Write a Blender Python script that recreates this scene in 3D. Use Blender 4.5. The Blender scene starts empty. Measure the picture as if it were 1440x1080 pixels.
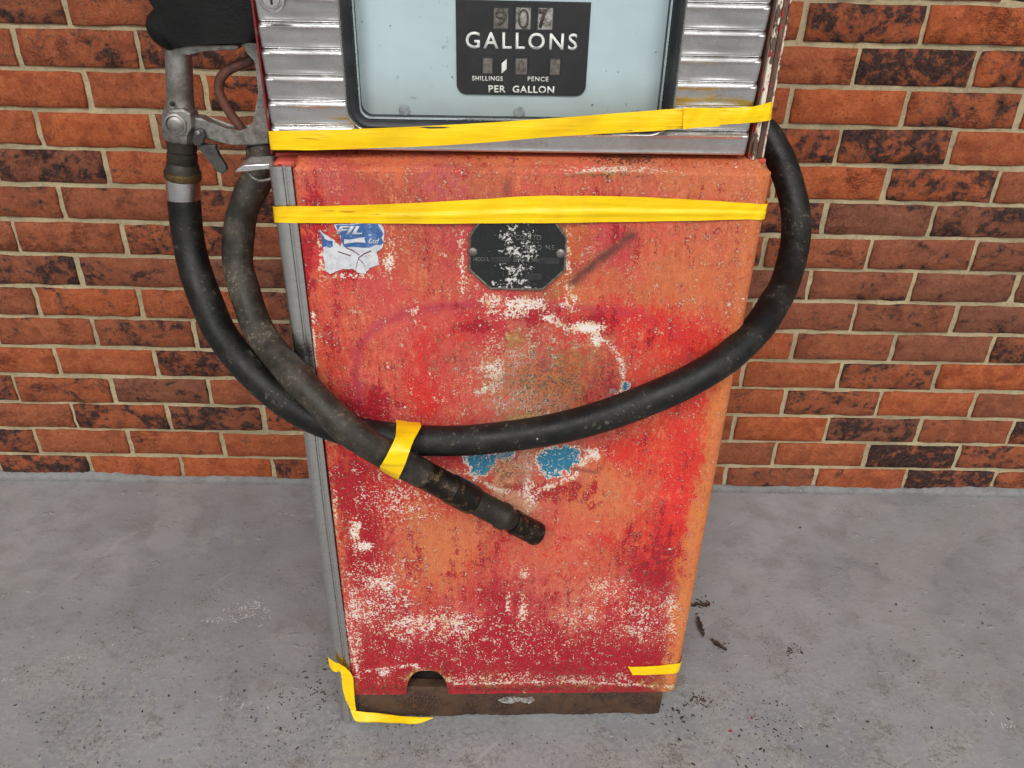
import bpy, bmesh, math, random
import numpy as np
from mathutils import Matrix, Vector
random.seed(7); rng = np.random.default_rng(7)
C = bpy.context.scene.collection
R = math.radians

# ------------------------------------------------------------------ camera
FPX = 1151.0
CAM = np.array([0.0, -1.6306, 1.2702])
YAW, PIT, ROL = R(-0.791), R(30.934), R(1.4615)
cam = bpy.data.cameras.new('camera')
cam.sensor_width = 36.0; cam.lens = FPX / 1440 * 36; cam.clip_start = 0.02; cam.clip_end = 300
camo = bpy.data.objects.new('camera', cam); C.objects.link(camo)
M3 = Matrix.Rotation(YAW, 3, 'Z') @ Matrix.Rotation(math.pi/2 - PIT, 3, 'X') @ Matrix.Rotation(ROL, 3, 'Z')
camo.matrix_world = Matrix.Translation(Vector(CAM)) @ M3.to_4x4()
bpy.context.scene.camera = camo
RM = np.array(M3)

# ------------------------------------------------------------------ sky, sun, exposure
SUN_EL, SUN_AZ = R(42), R(18)          # overcast: broad soft sun behind the photographer
w = bpy.data.worlds.new('World'); bpy.context.scene.world = w; w.use_nodes = True
nt = w.node_tree; nt.nodes.clear()
sky = nt.nodes.new('ShaderNodeTexSky'); sky.sky_type = 'NISHITA'; sky.sun_disc = False
sky.sun_elevation = SUN_EL; sky.sun_rotation = math.pi - SUN_AZ
sky.air_density = 1.0; sky.dust_density = 4.0; sky.ozone_density = 1.0
hs = nt.nodes.new('ShaderNodeHueSaturation'); hs.inputs['Saturation'].default_value = 0.18
bg = nt.nodes.new('ShaderNodeBackground'); bg.inputs['Strength'].default_value = 0.13
out = nt.nodes.new('ShaderNodeOutputWorld')
nt.links.new(sky.outputs[0], hs.inputs['Color']); nt.links.new(hs.outputs[0], bg.inputs[0]); nt.links.new(bg.outputs[0], out.inputs[0])
sd = bpy.data.lights.new('sun', 'SUN'); sd.energy = 1.5; sd.angle = R(18); sd.color = (1.0, 0.975, 0.94)
so = bpy.data.objects.new('sun', sd); C.objects.link(so)
sdir = Vector((math.sin(SUN_AZ)*math.cos(SUN_EL)*-1, -math.cos(SUN_AZ)*math.cos(SUN_EL), math.sin(SUN_EL)))
so.rotation_euler = sdir.to_track_quat('Z', 'Y').to_euler(); so.location = (-2, -4, 5)
vs = bpy.context.scene.view_settings
vs.view_transform = 'Standard'; vs.look = 'None'; vs.gamma = 1; vs.exposure = -0.19; vs.use_curve_mapping = False

# ------------------------------------------------------------------ pixel <-> place
PYAW = R(1.7)
U = np.array([math.cos(PYAW), math.sin(PYAW), 0]); W = np.array([math.sin(PYAW), -math.cos(PYAW), 0]); Z = np.array([0, 0, 1.0])
def ray(px, py):
    return RM @ np.array([(px-720)/FPX, -(py-540)/FPX, -1.0])
def FL(px, py, z=0.0):
    d = ray(px, py); t = (z-CAM[2])/d[2]; return CAM + t*d
R0 = FL(720, 1006); R0 = R0 + 0.010*W        # point on the floor under the front panel's plane
def P(px, py, wo=0.0):                        # where a pixel meets the plane `wo` metres in front of the panel
    d = ray(px, py); t = ((R0 + wo*W - CAM) @ W)/(d @ W); return CAM + t*d
def L2W(u, wo, z): return R0 + u*U + wo*W + z*Z
def loc(p): q = np.asarray(p) - R0; return (q@U, q@W, p[2])
def proj(pts):
    q = (np.asarray(pts) - CAM) @ RM
    return 720 + FPX*q[..., 0]/-q[..., 2], 540 - FPX*q[..., 1]/-q[..., 2]
def mpp(p):                                   # metres per pixel at a point
    return ((np.asarray(p)-CAM) @ -RM[:, 2])/FPX

# ------------------------------------------------------------------ mesh helpers
def link(name, me, mat, parent=None, base=None, smooth=False):
    o = bpy.data.objects.new(name, me); C.objects.link(o)
    if mat and not me.materials: me.materials.append(mat)
    if parent is not None:
        L = Vector(parent['_w']); o['_w'] = list(L); me.transform(Matrix.Translation(-L)); o.parent = parent
    else:
        L = Vector(base) if base is not None else Vector((0, 0, 0)); o['_w'] = list(L)
        me.transform(Matrix.Translation(-L)); o.location = L
    if smooth: me.shade_smooth()
    return o
def mesh(name, v, f, mat, parent=None, base=None, smooth=False):
    me = bpy.data.meshes.new(name); me.from_pydata([tuple(map(float, p)) for p in v], [], f); me.update()
    return link(name, me, mat, parent, base, smooth)
def empty(name, base):
    o = bpy.data.objects.new(name, None); C.objects.link(o); o.location = base; o['_w'] = [float(x) for x in base]
    o.empty_display_size = 0.05; return o
def tag(o, label, cat, group=None):
    o['label'] = label; o['category'] = cat
    if group: o['group'] = group
    return o
def from_bm(name, bm, mat, parent=None, base=None, smooth=False):
    bmesh.ops.recalc_face_normals(bm, faces=bm.faces)
    me = bpy.data.meshes.new(name); bm.to_mesh(me); bm.free()
    return link(name, me, mat, parent, base, smooth)
def lbox(name, u0, u1, w0, w1, z0, z1, mat, parent, bev=0.0, seg=2, smooth=False):   # a box in the pump's own directions
    bm = bmesh.new()
    vs = [bm.verts.new(L2W(u, w_, z)) for z in (z0, z1) for w_ in (w0, w1) for u in (u0, u1)]
    for f in ((0,1,3,2),(4,6,7,5),(0,4,5,1),(2,3,7,6),(0,2,6,4),(1,5,7,3)): bm.faces.new([vs[i] for i in f])
    if bev: bmesh.ops.bevel(bm, geom=bm.edges[:], offset=bev, segments=seg, affect='EDGES', profile=0.5)
    return from_bm(name, bm, mat, parent, None, smooth)
def lpoly(name, pts, w0, w1, mat, parent=None, bev=0.0, seg=2, base=None, smooth=False):   # (u,z) outline extruded between w0 (back) and w1 (front)
    bm = bmesh.new()
    a = [bm.verts.new(L2W(u, w1, z)) for u, z in pts]; b = [bm.verts.new(L2W(u, w0, z)) for u, z in pts]
    ff = bm.faces.new(a); bf = bm.faces.new(b[::-1]); n = len(a); es = list(ff.edges) + list(bf.edges)
    for i in range(n): bm.faces.new((a[i], b[i], b[(i+1) % n], a[(i+1) % n]))
    if bev: bmesh.ops.bevel(bm, geom=es, offset=bev, segments=seg, affect='EDGES', profile=0.5)
    return from_bm(name, bm, mat, parent, base, smooth)
def pxpoly(name, pxs, wc, thick, mat, parent=None, bev=0.0, seg=2, base=None, smooth=False):
    pts = []
    for x, y in pxs:
        u, _, z = loc(P(x, y, wc + thick/2)); pts.append((u, z))
    return lpoly(name, pts, wc-thick/2, wc+thick/2, mat, parent, bev, seg, base, smooth)
def catmull(pts, n):
    p = np.asarray(pts, float); p = np.vstack([2*p[0]-p[1], p, 2*p[-1]-p[-2]]); o = []
    for i in range(1, len(p)-2):
        for k in range(n):
            t = k/n; a, b, c, d = p[i-1], p[i], p[i+1], p[i+2]
            o.append(0.5*((2*b)+(c-a)*t+(2*a-5*b+4*c-d)*t*t+(3*b-a-3*c+d)*t**3))
    o.append(p[-2]); return np.array(o)
def tube(path, rad, seg=24, cap=True, jitter=0.0, flat=None):
    path = np.asarray(path, float); n = len(path); rad = np.broadcast_to(rad, (n,)) if np.ndim(rad) == 0 else np.asarray(rad)
    T = np.gradient(path, axis=0); T /= np.linalg.norm(T, axis=1)[:, None]
    a = np.cross(T[0], [0.3, 0.9, 0.2]); a /= np.linalg.norm(a); v = []; f = []
    for i in range(n):
        a = a - (a@T[i])*T[i]; a /= np.linalg.norm(a); b = np.cross(T[i], a)
        for k in range(seg):
            th = 2*math.pi*k/seg; r = rad[i]
            v.append(path[i] + r*(math.cos(th)*a + math.sin(th)*b))
    for i in range(n-1):
        for k in range(seg):
            k2 = (k+1) % seg; f.append((i*seg+k, i*seg+k2, (i+1)*seg+k2, (i+1)*seg+k))
    if cap: f.append(tuple(range(seg))[::-1]); f.append(tuple((n-1)*seg+k for k in range(seg)))
    return v, f
def lathe(p0, p1, prof, seg=28):              # prof: (t along p0->p1, radius in metres); rings, sharp where doubled
    p0, p1 = np.asarray(p0), np.asarray(p1); d = p1-p0; d_ = d/np.linalg.norm(d)
    a = np.cross(d_, [0.2, 1, 0.1]); a /= np.linalg.norm(a); b = np.cross(d_, a); v = []; f = []
    for t, r in prof:
        for k in range(seg):
            th = 2*math.pi*k/seg; v.append(p0+t*d+r*(math.cos(th)*a+math.sin(th)*b))
    for i in range(len(prof)-1):
        for k in range(seg):
            k2 = (k+1) % seg; f.append((i*seg+k, i*seg+k2, (i+1)*seg+k2, (i+1)*seg+k))
    f.append(tuple(range(seg))[::-1]); f.append(tuple((len(prof)-1)*seg+k for k in range(seg)))
    return v, f
def smooth_by_angle(o, ang=35):
    me = o.data; me.shade_smooth(); bm = bmesh.new(); bm.from_mesh(me)
    for e in bm.edges:
        if len(e.link_faces) == 2 and e.calc_face_angle(0) > R(ang): e.smooth = False
    bm.to_mesh(me); bm.free(); return o

# ------------------------------------------------------------------ material helpers
def lin(r, g, b):
    f = lambda c: (c/255/12.92) if c/255 <= .04045 else ((c/255+.055)/1.055)**2.4
    return (f(r), f(g), f(b), 1.0)
class Mat:
    def __init__(s, name, rough=0.5, metal=0.0, spec=0.5):
        s.m = bpy.data.materials.new(name); s.m.use_nodes = True; s.t = s.m.node_tree; s.t.nodes.clear()
        s.o = s.t.nodes.new('ShaderNodeOutputMaterial'); s.b = s.t.nodes.new('ShaderNodeBsdfPrincipled')
        s.t.links.new(s.b.outputs[0], s.o.inputs[0]); s.b.inputs['Roughness'].default_value = rough
        s.b.inputs['Metallic'].default_value = metal; s.b.inputs['Specular IOR Level'].default_value = spec
        s.tc = s.t.nodes.new('ShaderNodeTexCoord'); s.obj = s.tc.outputs['Object']
    def put(s, node, key, v):
        if v is None: return
        if hasattr(v, 'is_output') or isinstance(v, bpy.types.NodeSocket): s.t.links.new(v, node.inputs[key])
        else: node.inputs[key].default_value = v
    def set(s, key, v): s.put(s.b, key, v)
    def map(s, scale=(1,1,1), vec=None, loc=(0,0,0), rot=(0,0,0)):
        n = s.t.nodes.new('ShaderNodeMapping'); s.put(n, 'Vector', vec or s.obj); n.inputs['Scale'].default_value = scale
        n.inputs['Location'].default_value = loc; n.inputs['Rotation'].default_value = rot; return n.outputs[0]
    def noise(s, scale, detail=4, rough=0.55, vec=None, dist=0.0):
        n = s.t.nodes.new('ShaderNodeTexNoise'); s.put(n, 'Vector', vec or s.obj); s.put(n, 'Scale', scale)
        n.inputs['Detail'].default_value = min(detail, 4); n.inputs['Roughness'].default_value = rough; n.inputs['Distortion'].default_value = dist
        return n.outputs['Fac']
    def voro(s, scale, vec=None, feat='F1', rnd=1.0):
        n = s.t.nodes.new('ShaderNodeTexVoronoi'); n.feature = feat; s.put(n, 'Vector', vec or s.obj); s.put(n, 'Scale', scale)
        n.inputs['Randomness'].default_value = rnd; return n.outputs['Distance']
    def math(s, op, a, b=None, c=None):
        n = s.t.nodes.new('ShaderNodeMath'); n.operation = op; s.put(n, 0, a); s.put(n, 1, b); s.put(n, 2, c); return n.outputs[0]
    def add(s, a, b): return s.math('ADD', a, b)
    def mul(s, a, b): return s.math('MULTIPLY', a, b)
    def sub(s, a, b): return s.math('SUBTRACT', a, b)
    def step(s, v, lo, hi, a=0.0, b=1.0):
        n = s.t.nodes.new('ShaderNodeMapRange'); n.interpolation_type = 'SMOOTHSTEP'; n.clamp = True
        s.put(n, 'Value', v); s.put(n, 'From Min', lo); s.put(n, 'From Max', hi); s.put(n, 'To Min', a); s.put(n, 'To Max', b); return n.outputs[0]
    def mix(s, fac, a, b, mode='MIX'):
        n = s.t.nodes.new('ShaderNodeMix'); n.data_type = 'RGBA'; n.blend_type = mode
        s.put(n, 0, fac); s.put(n, 6, a); s.put(n, 7, b); return n.outputs[2]
    def attr(s, name):
        n = s.t.nodes.new('ShaderNodeAttribute'); n.attribute_name = name; return n.outputs['Fac']
    def xyz(s, vec=None):
        n = s.t.nodes.new('ShaderNodeSeparateXYZ'); s.put(n, 0, vec or s.obj); return n.outputs
    def bump(s, h, dist=0.001, strength=1.0, prev=None):
        n = s.t.nodes.new('ShaderNodeBump'); n.inputs['Distance'].default_value = dist; s.put(n, 'Strength', strength)
        s.put(n, 'Height', h); s.put(n, 'Normal', prev); s.t.links.new(n.outputs[0], s.b.inputs['Normal']); return n.outputs[0]

# ------------------------------------------------------------------ materials
def mat_brick():
    m = Mat('brick_clay', 0.9, 0, 0.2)
    oi = m.t.nodes.new('ShaderNodeObjectInfo')
    sc = m.t.nodes.new('ShaderNodeSeparateColor'); m.put(sc, 0, oi.outputs['Color'])
    d, hue, sd_ = sc.outputs[0], sc.outputs[1], sc.outputs[2]
    off = m.t.nodes.new('ShaderNodeCombineXYZ'); m.put(off, 0, m.mul(oi.outputs['Random'], 37.0)); m.put(off, 1, m.mul(oi.outputs['Random'], 91.0)); m.put(off, 2, m.mul(sd_, 53.0))
    va = m.t.nodes.new('ShaderNodeVectorMath'); va.operation = 'ADD'; m.put(va, 0, m.obj); m.put(va, 1, off.outputs[0]); v = va.outputs[0]
    big = m.noise(13, 6, 0.66, m.map((1, 1, 1.6), v), 0.9)
    med = m.noise(60, 6, 0.65, v, 0.3)
    fine = m.noise(420, 4, 0.6, v)
    mid2 = m.noise(150, 5, .7, v)
    base = m.mix(hue, lin(160, 82, 48), lin(120, 76, 58))
    base = m.mix(m.step(med, .38, .68), base, m.mix(hue, lin(176, 98, 60), lin(136, 88, 68)))
    base = m.mix(m.step(m.noise(24, 4, .6, v), .46, .66, 0, .6), base, m.mix(hue, lin(122, 56, 34), lin(100, 62, 48)))
    base = m.mix(m.step(mid2, .52, .66, 0, .5), base, lin(106, 52, 34))
    # burnt dark patches grow with d
    val = m.add(m.add(big, m.mul(m.sub(med, .5), .9)), m.add(m.mul(m.sub(mid2, .5), .35), m.mul(m.sub(d, .5), .52)))
    base = m.mix(m.step(val, .44, .58, 0, .72), base, m.mix(m.step(mid2, .42, .62), lin(84, 50, 38), lin(116, 72, 56)))
    base = m.mix(m.step(val, .57, .68, 0, .94), base, m.mix(m.step(mid2, .44, .64), lin(38, 30, 30), lin(70, 54, 50)))
    base = m.mix(m.step(fine, .54, .68, 0, .5), base, lin(84, 44, 34))
    # creases of the sand-folded face, on some bricks and only in patches
    cre = m.noise(34, 6, .66, m.map((.8, 1, 1.5), v, rot=(0, .3, 0)), 1.2)
    crease = m.math('ABSOLUTE', m.sub(cre, .5))
    cz = m.mul(m.step(m.noise(12, 3, .6, v), .5, .64), m.step(sd_, .3, .6))
    cf = m.step(m.add(crease, m.mul(m.sub(mid2, .5), .08)), .0, .022, 1, 0)
    base = m.mix(m.mul(m.mul(cf, cz), .6), base, lin(52, 30, 26))
    pit = m.step(m.noise(210, 2, .5, v), .66, .72)
    base = m.mix(m.mul(pit, .6), base, lin(48, 28, 24))
    base = m.mix(m.step(m.noise(120, 4, .7, v), .69, .76, 0, .45), base, lin(200, 150, 122))
    m.set('Base Color', base)
    h = m.add(m.mul(m.step(crease, 0, .07), m.mul(cz, .8)), m.add(m.mul(med, 1.2), m.mul(mid2, 1.0)))
    m.bump(h, .0024, .9)
    return m.m
def mat_mortar():
    m = Mat('mortar', 0.95, 0, 0.1)
    n1, n2, n3 = m.noise(9, 4), m.noise(90, 5, .65), m.noise(600, 3, .7)
    c = m.mix(m.step(n1, .35, .7), lin(192, 177, 142), lin(164, 151, 122))
    c = m.mix(m.step(n2, .45, .75, 0, .6), c, lin(136, 124, 102)); c = m.mix(m.step(n3, .56, .72, 0, .5), c, lin(108, 98, 80))
    m.set('Base Color', c); m.bump(m.add(m.mul(n2, 2.0), n3), .002, .8); return m.m
def mat_floor():
    m = Mat('painted_concrete', 0.5, 0, 0.5)
    x, y, z = m.xyz()
    a, b, c_ = m.noise(2.2, 5, .6), m.noise(14, 6, .65), m.noise(95, 5, .7)
    fine = m.noise(700, 3, .7)
    mid = m.noise(40, 6, .75); mid3 = m.noise(210, 4, .7)
    col = m.mix(m.step(a, .38, .64), lin(138, 140, 142), lin(155, 156, 158))
    col = m.mix(m.step(b, .40, .66, 0, .5), col, lin(124, 124, 122))
    edge = m.step(m.add(m.noise(3.1, 3, .5), m.mul(m.sub(mid, .5), .10)), .545, .555)      # a second coat of paint stops here
    col = m.mix(m.mul(edge, .35), col, lin(160, 160, 158))
    # dust and grit of the trodden part in front
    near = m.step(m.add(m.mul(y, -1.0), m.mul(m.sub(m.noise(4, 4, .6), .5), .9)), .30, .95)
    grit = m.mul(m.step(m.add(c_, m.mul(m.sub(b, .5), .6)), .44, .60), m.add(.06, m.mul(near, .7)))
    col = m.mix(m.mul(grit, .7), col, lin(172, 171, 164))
    dirt = m.mul(m.step(m.add(mid, m.add(m.mul(m.sub(b, .5), .9), m.mul(m.sub(mid3, .5), .5))), .56, .70), m.add(.07, m.mul(near, .75)))
    col = m.mix(m.mul(dirt, .7), col, lin(98, 92, 84))
    col = m.mix(m.mul(m.step(m.add(mid3, m.mul(m.sub(b, .5), .5)), .62, .70), m.add(.05, m.mul(near, .5))), col, lin(76, 70, 64))
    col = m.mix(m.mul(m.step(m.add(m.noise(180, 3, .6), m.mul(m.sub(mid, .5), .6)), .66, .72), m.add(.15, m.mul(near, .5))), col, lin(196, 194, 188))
    fl = m.voro(120); fm = m.step(m.noise(7, 4, .7), .47, .62)
    col = m.mix(m.mul(m.step(m.add(fl, m.mul(m.sub(mid3, .5), .5)), .08, .2, 1, 0), m.mul(fm, .8)), col, lin(50, 45, 42))
    # scratches and pale scuffs
    wv = m.t.nodes.new('ShaderNodeTexWave'); wv.inputs['Scale'].default_value = 1.3; wv.inputs['Distortion'].default_value = 9; wv.inputs['Detail'].default_value = 3; m.put(wv, 'Vector', m.map(rot=(0, 0, .9)))
    scr = m.mul(m.step(wv.outputs['Fac'], .9975, .9999), m.step(m.noise(9, 3, .6), .52, .6))
    col = m.mix(m.mul(scr, .22), col, lin(186, 184, 180))
    m.set('Base Color', col)
    m.set('Roughness', m.step(m.add(b, m.mul(near, .40)), .35, .95, .20, .58))
    lump = m.step(m.noise(26, 4, .6), .6, .8)
    m.bump(m.add(m.add(m.mul(b, 1.6), m.mul(lump, 1.2)), m.add(m.mul(c_, .35), m.mul(lump, .3))), .003, .5)
    return m.m
def mat_paint():
    m = Mat('worn_red_paint', 0.5, 0, 0.4)
    A = {k: m.attr(k) for k in ('redm', 'crim', 'tan', 'pink', 'rust', 'white', 'dark', 'blue', 'smear')}
    st = m.map((1.0, 1, .35))                       # runs drag downwards
    big = m.noise(16, 6, .65); med = m.noise(60, 6, .7); mid = m.noise(150, 5, .72); fin = m.noise(300, 4, .72); vf = m.noise(650, 3, .7); strk = m.noise(110, 5, .68, st)
    fstrk = m.noise(330, 4, .7, m.map((1.4, 1, .22)))
    def th(mask, mixes, wd=.06, amp=1.0):
        v = mask
        for nz, k in mixes: v = m.add(v, m.mul(m.sub(nz, .5), k*amp))
        return m.step(v, .5-wd, .5+wd)
    at = m.t.nodes.new('ShaderNodeAttribute'); at.attribute_name = 'fade'; c = at.outputs['Color']
    c = m.mix(m.step(m.add(med, m.mul(m.sub(big, .5), .6)), .5, .66, 0, .5), c, lin(222, 130, 96))
    c = m.mix(m.step(m.add(mid, m.mul(m.sub(med, .5), .5)), .52, .64, 0, .5), c, m.mix(1.0, c, lin(226, 190, 190), 'MULTIPLY'))
    c = m.mix(m.step(m.add(fstrk, m.mul(m.sub(big, .5), .9)), .52, .63, 0, .75), c, m.mix(1.0, c, lin(222, 190, 190), 'MULTIPLY'))
    c = m.mix(m.step(m.add(fin, m.mul(m.sub(strk, .5), .8)), .54, .63, 0, .6), c, lin(226, 142, 104))
    c = m.mix(m.step(m.add(vf, m.mul(m.sub(med, .5), .6)), .54, .64, 0, .7), c, m.mix(1.0, c, lin(170, 140, 128), 'MULTIPLY'))
    c = m.mix(m.mul(th(A['tan'], ((big, 1.0), (med, 1.0), (strk, .8), (fin, .8)), .10), .5), c, m.mix(m.step(mid, .4, .6), lin(216, 128, 80), lin(202, 106, 64)))
    c = m.mix(m.mul(A['pink'], m.step(mid, .3, .6, .45, .9)), c, lin(178, 60, 78))
    c = m.mix(m.mul(th(A['redm'], ((big, 1.0), (med, 1.3), (fin, 1.3), (fstrk, .6)), .06), .92), c, m.mix(m.step(fin, .42, .58), lin(226, 52, 42), lin(204, 38, 38)))
    lstk = m.noise(60, 4, .7, m.map((1.3, 1, .16)))
    cr = th(m.add(A['crim'], .03), ((big, .7), (med, 1.3), (fin, 1.4), (strk, .8), (lstk, 1.0)), .04)
    c = m.mix(m.mul(cr, .94), c, m.mix(m.step(mid, .4, .62), lin(176, 20, 40), lin(140, 18, 34)))
    rs = th(A['rust'], ((med, 1.6), (fin, 1.8)), .05)
    c = m.mix(m.mul(rs, .85), c, m.mix(m.step(fin, .4, .62), lin(184, 134, 74), lin(122, 78, 46)))
    bv = m.add(A['blue'], m.add(m.mul(m.sub(med, .5), 1.9), m.mul(m.sub(mid, .5), .55)))
    bl = m.step(bv, .46, .51)
    vein = m.step(m.voro(75, m.map((1, 1, 1.3)), feat='DISTANCE_TO_EDGE'), .0, .03, 1, 0)
    c = m.mix(bl, c, m.mix(m.step(fin, .52, .66), m.mix(m.mul(vein, m.step(mid, .52, .62)), lin(40, 118, 148), lin(200, 216, 220)), lin(74, 146, 168)))
    rim = m.mul(m.step(bv, .36, .42), m.step(bv, .46, .50, 1, 0))
    wh = m.mul(th(A['white'], ((med, 1.3), (mid, 1.4), (fin, 2.0), (fstrk, .5)), .06), .92)
    wh = m.math('MAXIMUM', wh, m.mul(rim, .85))
    stray = m.step(m.add(m.noise(200, 4, .75), m.mul(m.sub(med, .5), .5)), .715, .745)      # stray chips everywhere
    wh = m.math('MAXIMUM', wh, m.mul(stray, .45))
    c = m.mix(wh, c, m.mix(m.math('MAXIMUM', m.step(mid, .48, .62, 0, .7), m.step(A['rust'], .3, .6)), lin(242, 238, 230), lin(226, 190, 130)))
    dk = th(A['dark'], ((fin, 2.2), (mid, 1.0), (med, .6)), .04)
    dk = m.math('MAXIMUM', dk, m.mul(m.step(m.noise(340, 3, .7), .70, .75), .6))
    c = m.mix(m.mul(dk, .85), c, lin(66, 36, 26))
    c = m.mix(m.mul(m.mul(A['smear'], m.step(med, .2, .5, .45, 1)), .9), c, lin(88, 56, 48))
    m.set('Base Color', c)
    m.set('Roughness', m.step(med, .3, .7, .42, .68))
    h = m.add(m.mul(fin, .8), m.add(m.mul(mid, .7), m.mul(A['rust'], m.mul(fin, 1.2))))
    m.bump(h, .0007, .8)
    return m.m
def mat_alu(name='brushed_aluminium', col=(222, 222, 222), rough=.26, dirt=.45):
    m = Mat(name, rough, 1.0)
    sm = m.noise(18, 5, .65); sc = m.noise(60, 4, .7, m.map((.18, 1, 4))); f = m.noise(500, 3, .7)
    c = m.mix(m.step(sm, .4, .7, 0, dirt), lin(*col), lin(160, 157, 152)); c = m.mix(m.step(f, .62, .74, 0, dirt), c, lin(110, 104, 96))
    m.set('Base Color', c); m.set('Roughness', m.step(m.add(sm, m.mul(m.sub(sc, .5), .6)), .3, .75, rough*.75, rough*1.5))
    m.bump(m.add(m.mul(sc, .5), m.mul(sm, 2.2)), .0008, .6); return m.m
def mat_castalu():
    m = Mat('cast_aluminium', .48, .85)
    n, f = m.noise(40, 6, .7), m.noise(420, 4, .7)
    c = m.mix(m.step(n, .35, .68), lin(170, 168, 164), lin(118, 112, 104)); c = m.mix(m.step(f, .56, .7, 0, .7), c, lin(78, 70, 62))
    m.set('Base Color', c); m.set('Roughness', m.step(n, .3, .7, .38, .62)); m.bump(m.add(f, n), .0006, .7); return m.m
def mat_simple(name, a, b, rough=.5, metal=0., scale=50, spec=.5, bmp=.0004, lo=.4, hi=.65, extra=None, fscale=500, r2=None):
    m = Mat(name, rough, metal, spec)
    n, f = m.noise(scale, 6, .68), m.noise(fscale, 4, .7)
    c = m.mix(m.step(n, lo, hi), lin(*a), lin(*b))
    if extra: c = m.mix(m.step(m.add(f, m.mul(m.sub(n, .5), .5)), extra[3], extra[3]+.07, 0, extra[4]), c, lin(*extra[:3]))
    m.set('Base Color', c)
    if r2: m.set('Roughness', m.step(n, .35, .65, rough, r2))
    if bmp: m.bump(m.add(n, m.mul(f, .6)), bmp, .8)
    return m.m
def mat_hose(name, a, b, scuff, amt):
    m = Mat(name, .62, 0, .35)
    n = m.noise(22, 6, .68); f = m.noise(160, 5, .72); g = m.noise(700, 3, .6)
    c = m.mix(m.step(n, .4, .66), lin(*a), lin(*b))
    c = m.mix(m.mul(m.step(m.add(f, m.mul(m.sub(n, .5), .7)), .68-.1*amt, .76-.06*amt), .55), c, lin(*scuff))
    c = m.mix(m.step(m.noise(90, 3, .6), .74, .78, 0, .7), c, lin(190, 186, 174))
    m.set('Base Color', c); m.set('Roughness', m.step(n, .35, .7, .38, .66)); m.bump(m.add(m.mul(n, 1.2), m.add(m.mul(f, .8), m.mul(g, .25))), .0009, .7); return m.m
def mat_tape():
    m = Mat('yellow_vinyl_tape', .36, 0, .45)
    n = m.noise(25, 3, .5); f = m.noise(320, 4, .7)
    c = m.mix(m.step(n, .4, .65), lin(255, 214, 4), lin(253, 206, 0)); c = m.mix(m.step(f, .7, .78, 0, .45), c, lin(150, 116, 20))
    ln = m.noise(90, 3, .6, m.map((.08, 1, 1.6))); c = m.mix(m.mul(m.step(ln, .66, .72), m.step(n, .45, .55)), c, lin(196, 148, 10))
    c = m.mix(m.step(m.noise(9, 3, .6), .56, .7, 0, .35), c, lin(214, 170, 16))
    m.set('Base Color', c); m.set('Roughness', m.step(n, .3, .7, .26, .5)); m.bump(m.add(m.noise(60, 3, .5, m.map((.25, 1, 2.2))), m.mul(ln, .6)), .0016, .7)
    return m.m
def mat_chip(name, cols, th=.5):
    m = Mat(name, .55); n = m.noise(40, 5, .75, m.map((1, 1, .45))); k = m.noise(95, 4, .7, m.map((1, 1, .5))); f = m.noise(500, 3, .7)
    c = m.mix(m.step(n, th-.02, th+.02), lin(*cols[0]), lin(*cols[1])); c = m.mix(m.step(k, .57, .6), c, lin(*cols[2])); c = m.mix(m.step(f, .6, .68, 0, .7), c, lin(62, 44, 36))
    m.set('Base Color', c); m.bump(m.add(n, m.mul(f, .4)), .0008, .8); return m.m
def mat_plate():
    m = Mat('black_enamel_plate', .38, 0, .5)
    n, f = m.noise(75, 5, .7), m.noise(260, 4, .75)
    x, y, z = m.xyz(m.tc.outputs['Generated'])
    cx = m.math('ABSOLUTE', m.sub(x, .50)); reg = m.step(cx, .10, .40, .085, -.13)
    wf = m.step(m.add(m.add(n, m.mul(m.sub(f, .5), .9)), reg), .655, .69)
    c = m.mix(m.step(f, .5, .7), lin(30, 32, 34), lin(46, 48, 48)); c = m.mix(wf, c, lin(216, 214, 208))
    m.set('Base Color', c); m.bump(m.add(n, m.mul(wf, .6)), .0008, .8); return m.m
def mat_dial():
    m = Mat('pale_blue_enamel', .4, 0, .4)
    n = m.noise(7, 4, .6); f = m.noise(75, 5, .75); x, y, z = m.xyz(m.tc.outputs['Generated'])
    c = m.mix(m.step(n, .35, .68), lin(186, 206, 211), lin(174, 194, 198))
    grime = m.step(m.add(z, m.mul(m.sub(m.noise(24, 4, .6), .5), .10)), .0, .17, 1, 0)
    c = m.mix(m.mul(grime, .55), c, lin(142, 146, 136))
    sp = m.step(m.add(f, m.mul(m.sub(n, .5), .6)), .66, .72); c = m.mix(m.mul(sp, .5), c, lin(104, 110, 108))
    c = m.mix(m.mul(m.step(m.add(m.voro(60), m.mul(m.sub(f, .5), .5)), .02, .085, 1, 0), m.step(m.noise(11, 2, .5), .5, .56)), c, lin(52, 54, 52))
    m.set('Base Color', c); return m.m
def mat_glass():
    m = Mat('window_glass'); t = m.t; t.nodes.remove(m.b)
    tr = t.nodes.new('ShaderNodeBsdfTransparent'); gl = t.nodes.new('ShaderNodeBsdfGlossy'); gl.inputs['Roughness'].default_value = .04
    lw = t.nodes.new('ShaderNodeLayerWeight'); lw.inputs[0].default_value = .5; mx = t.nodes.new('ShaderNodeMixShader')
    fr = m.add(m.mul(m.math('POWER', lw.outputs['Facing'], 5.0), .9), .014)
    t.links.new(fr, mx.inputs[0]); t.links.new(tr.outputs[0], mx.inputs[1]); t.links.new(gl.outputs[0], mx.inputs[2]); t.links.new(mx.outputs[0], m.o.inputs[0]); return m.m
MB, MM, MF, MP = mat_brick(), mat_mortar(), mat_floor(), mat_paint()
ALU, TRIM, CAST = mat_alu(), mat_alu('dull_aluminium_trim', (206, 206, 203), .30, .25), mat_castalu()
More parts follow.
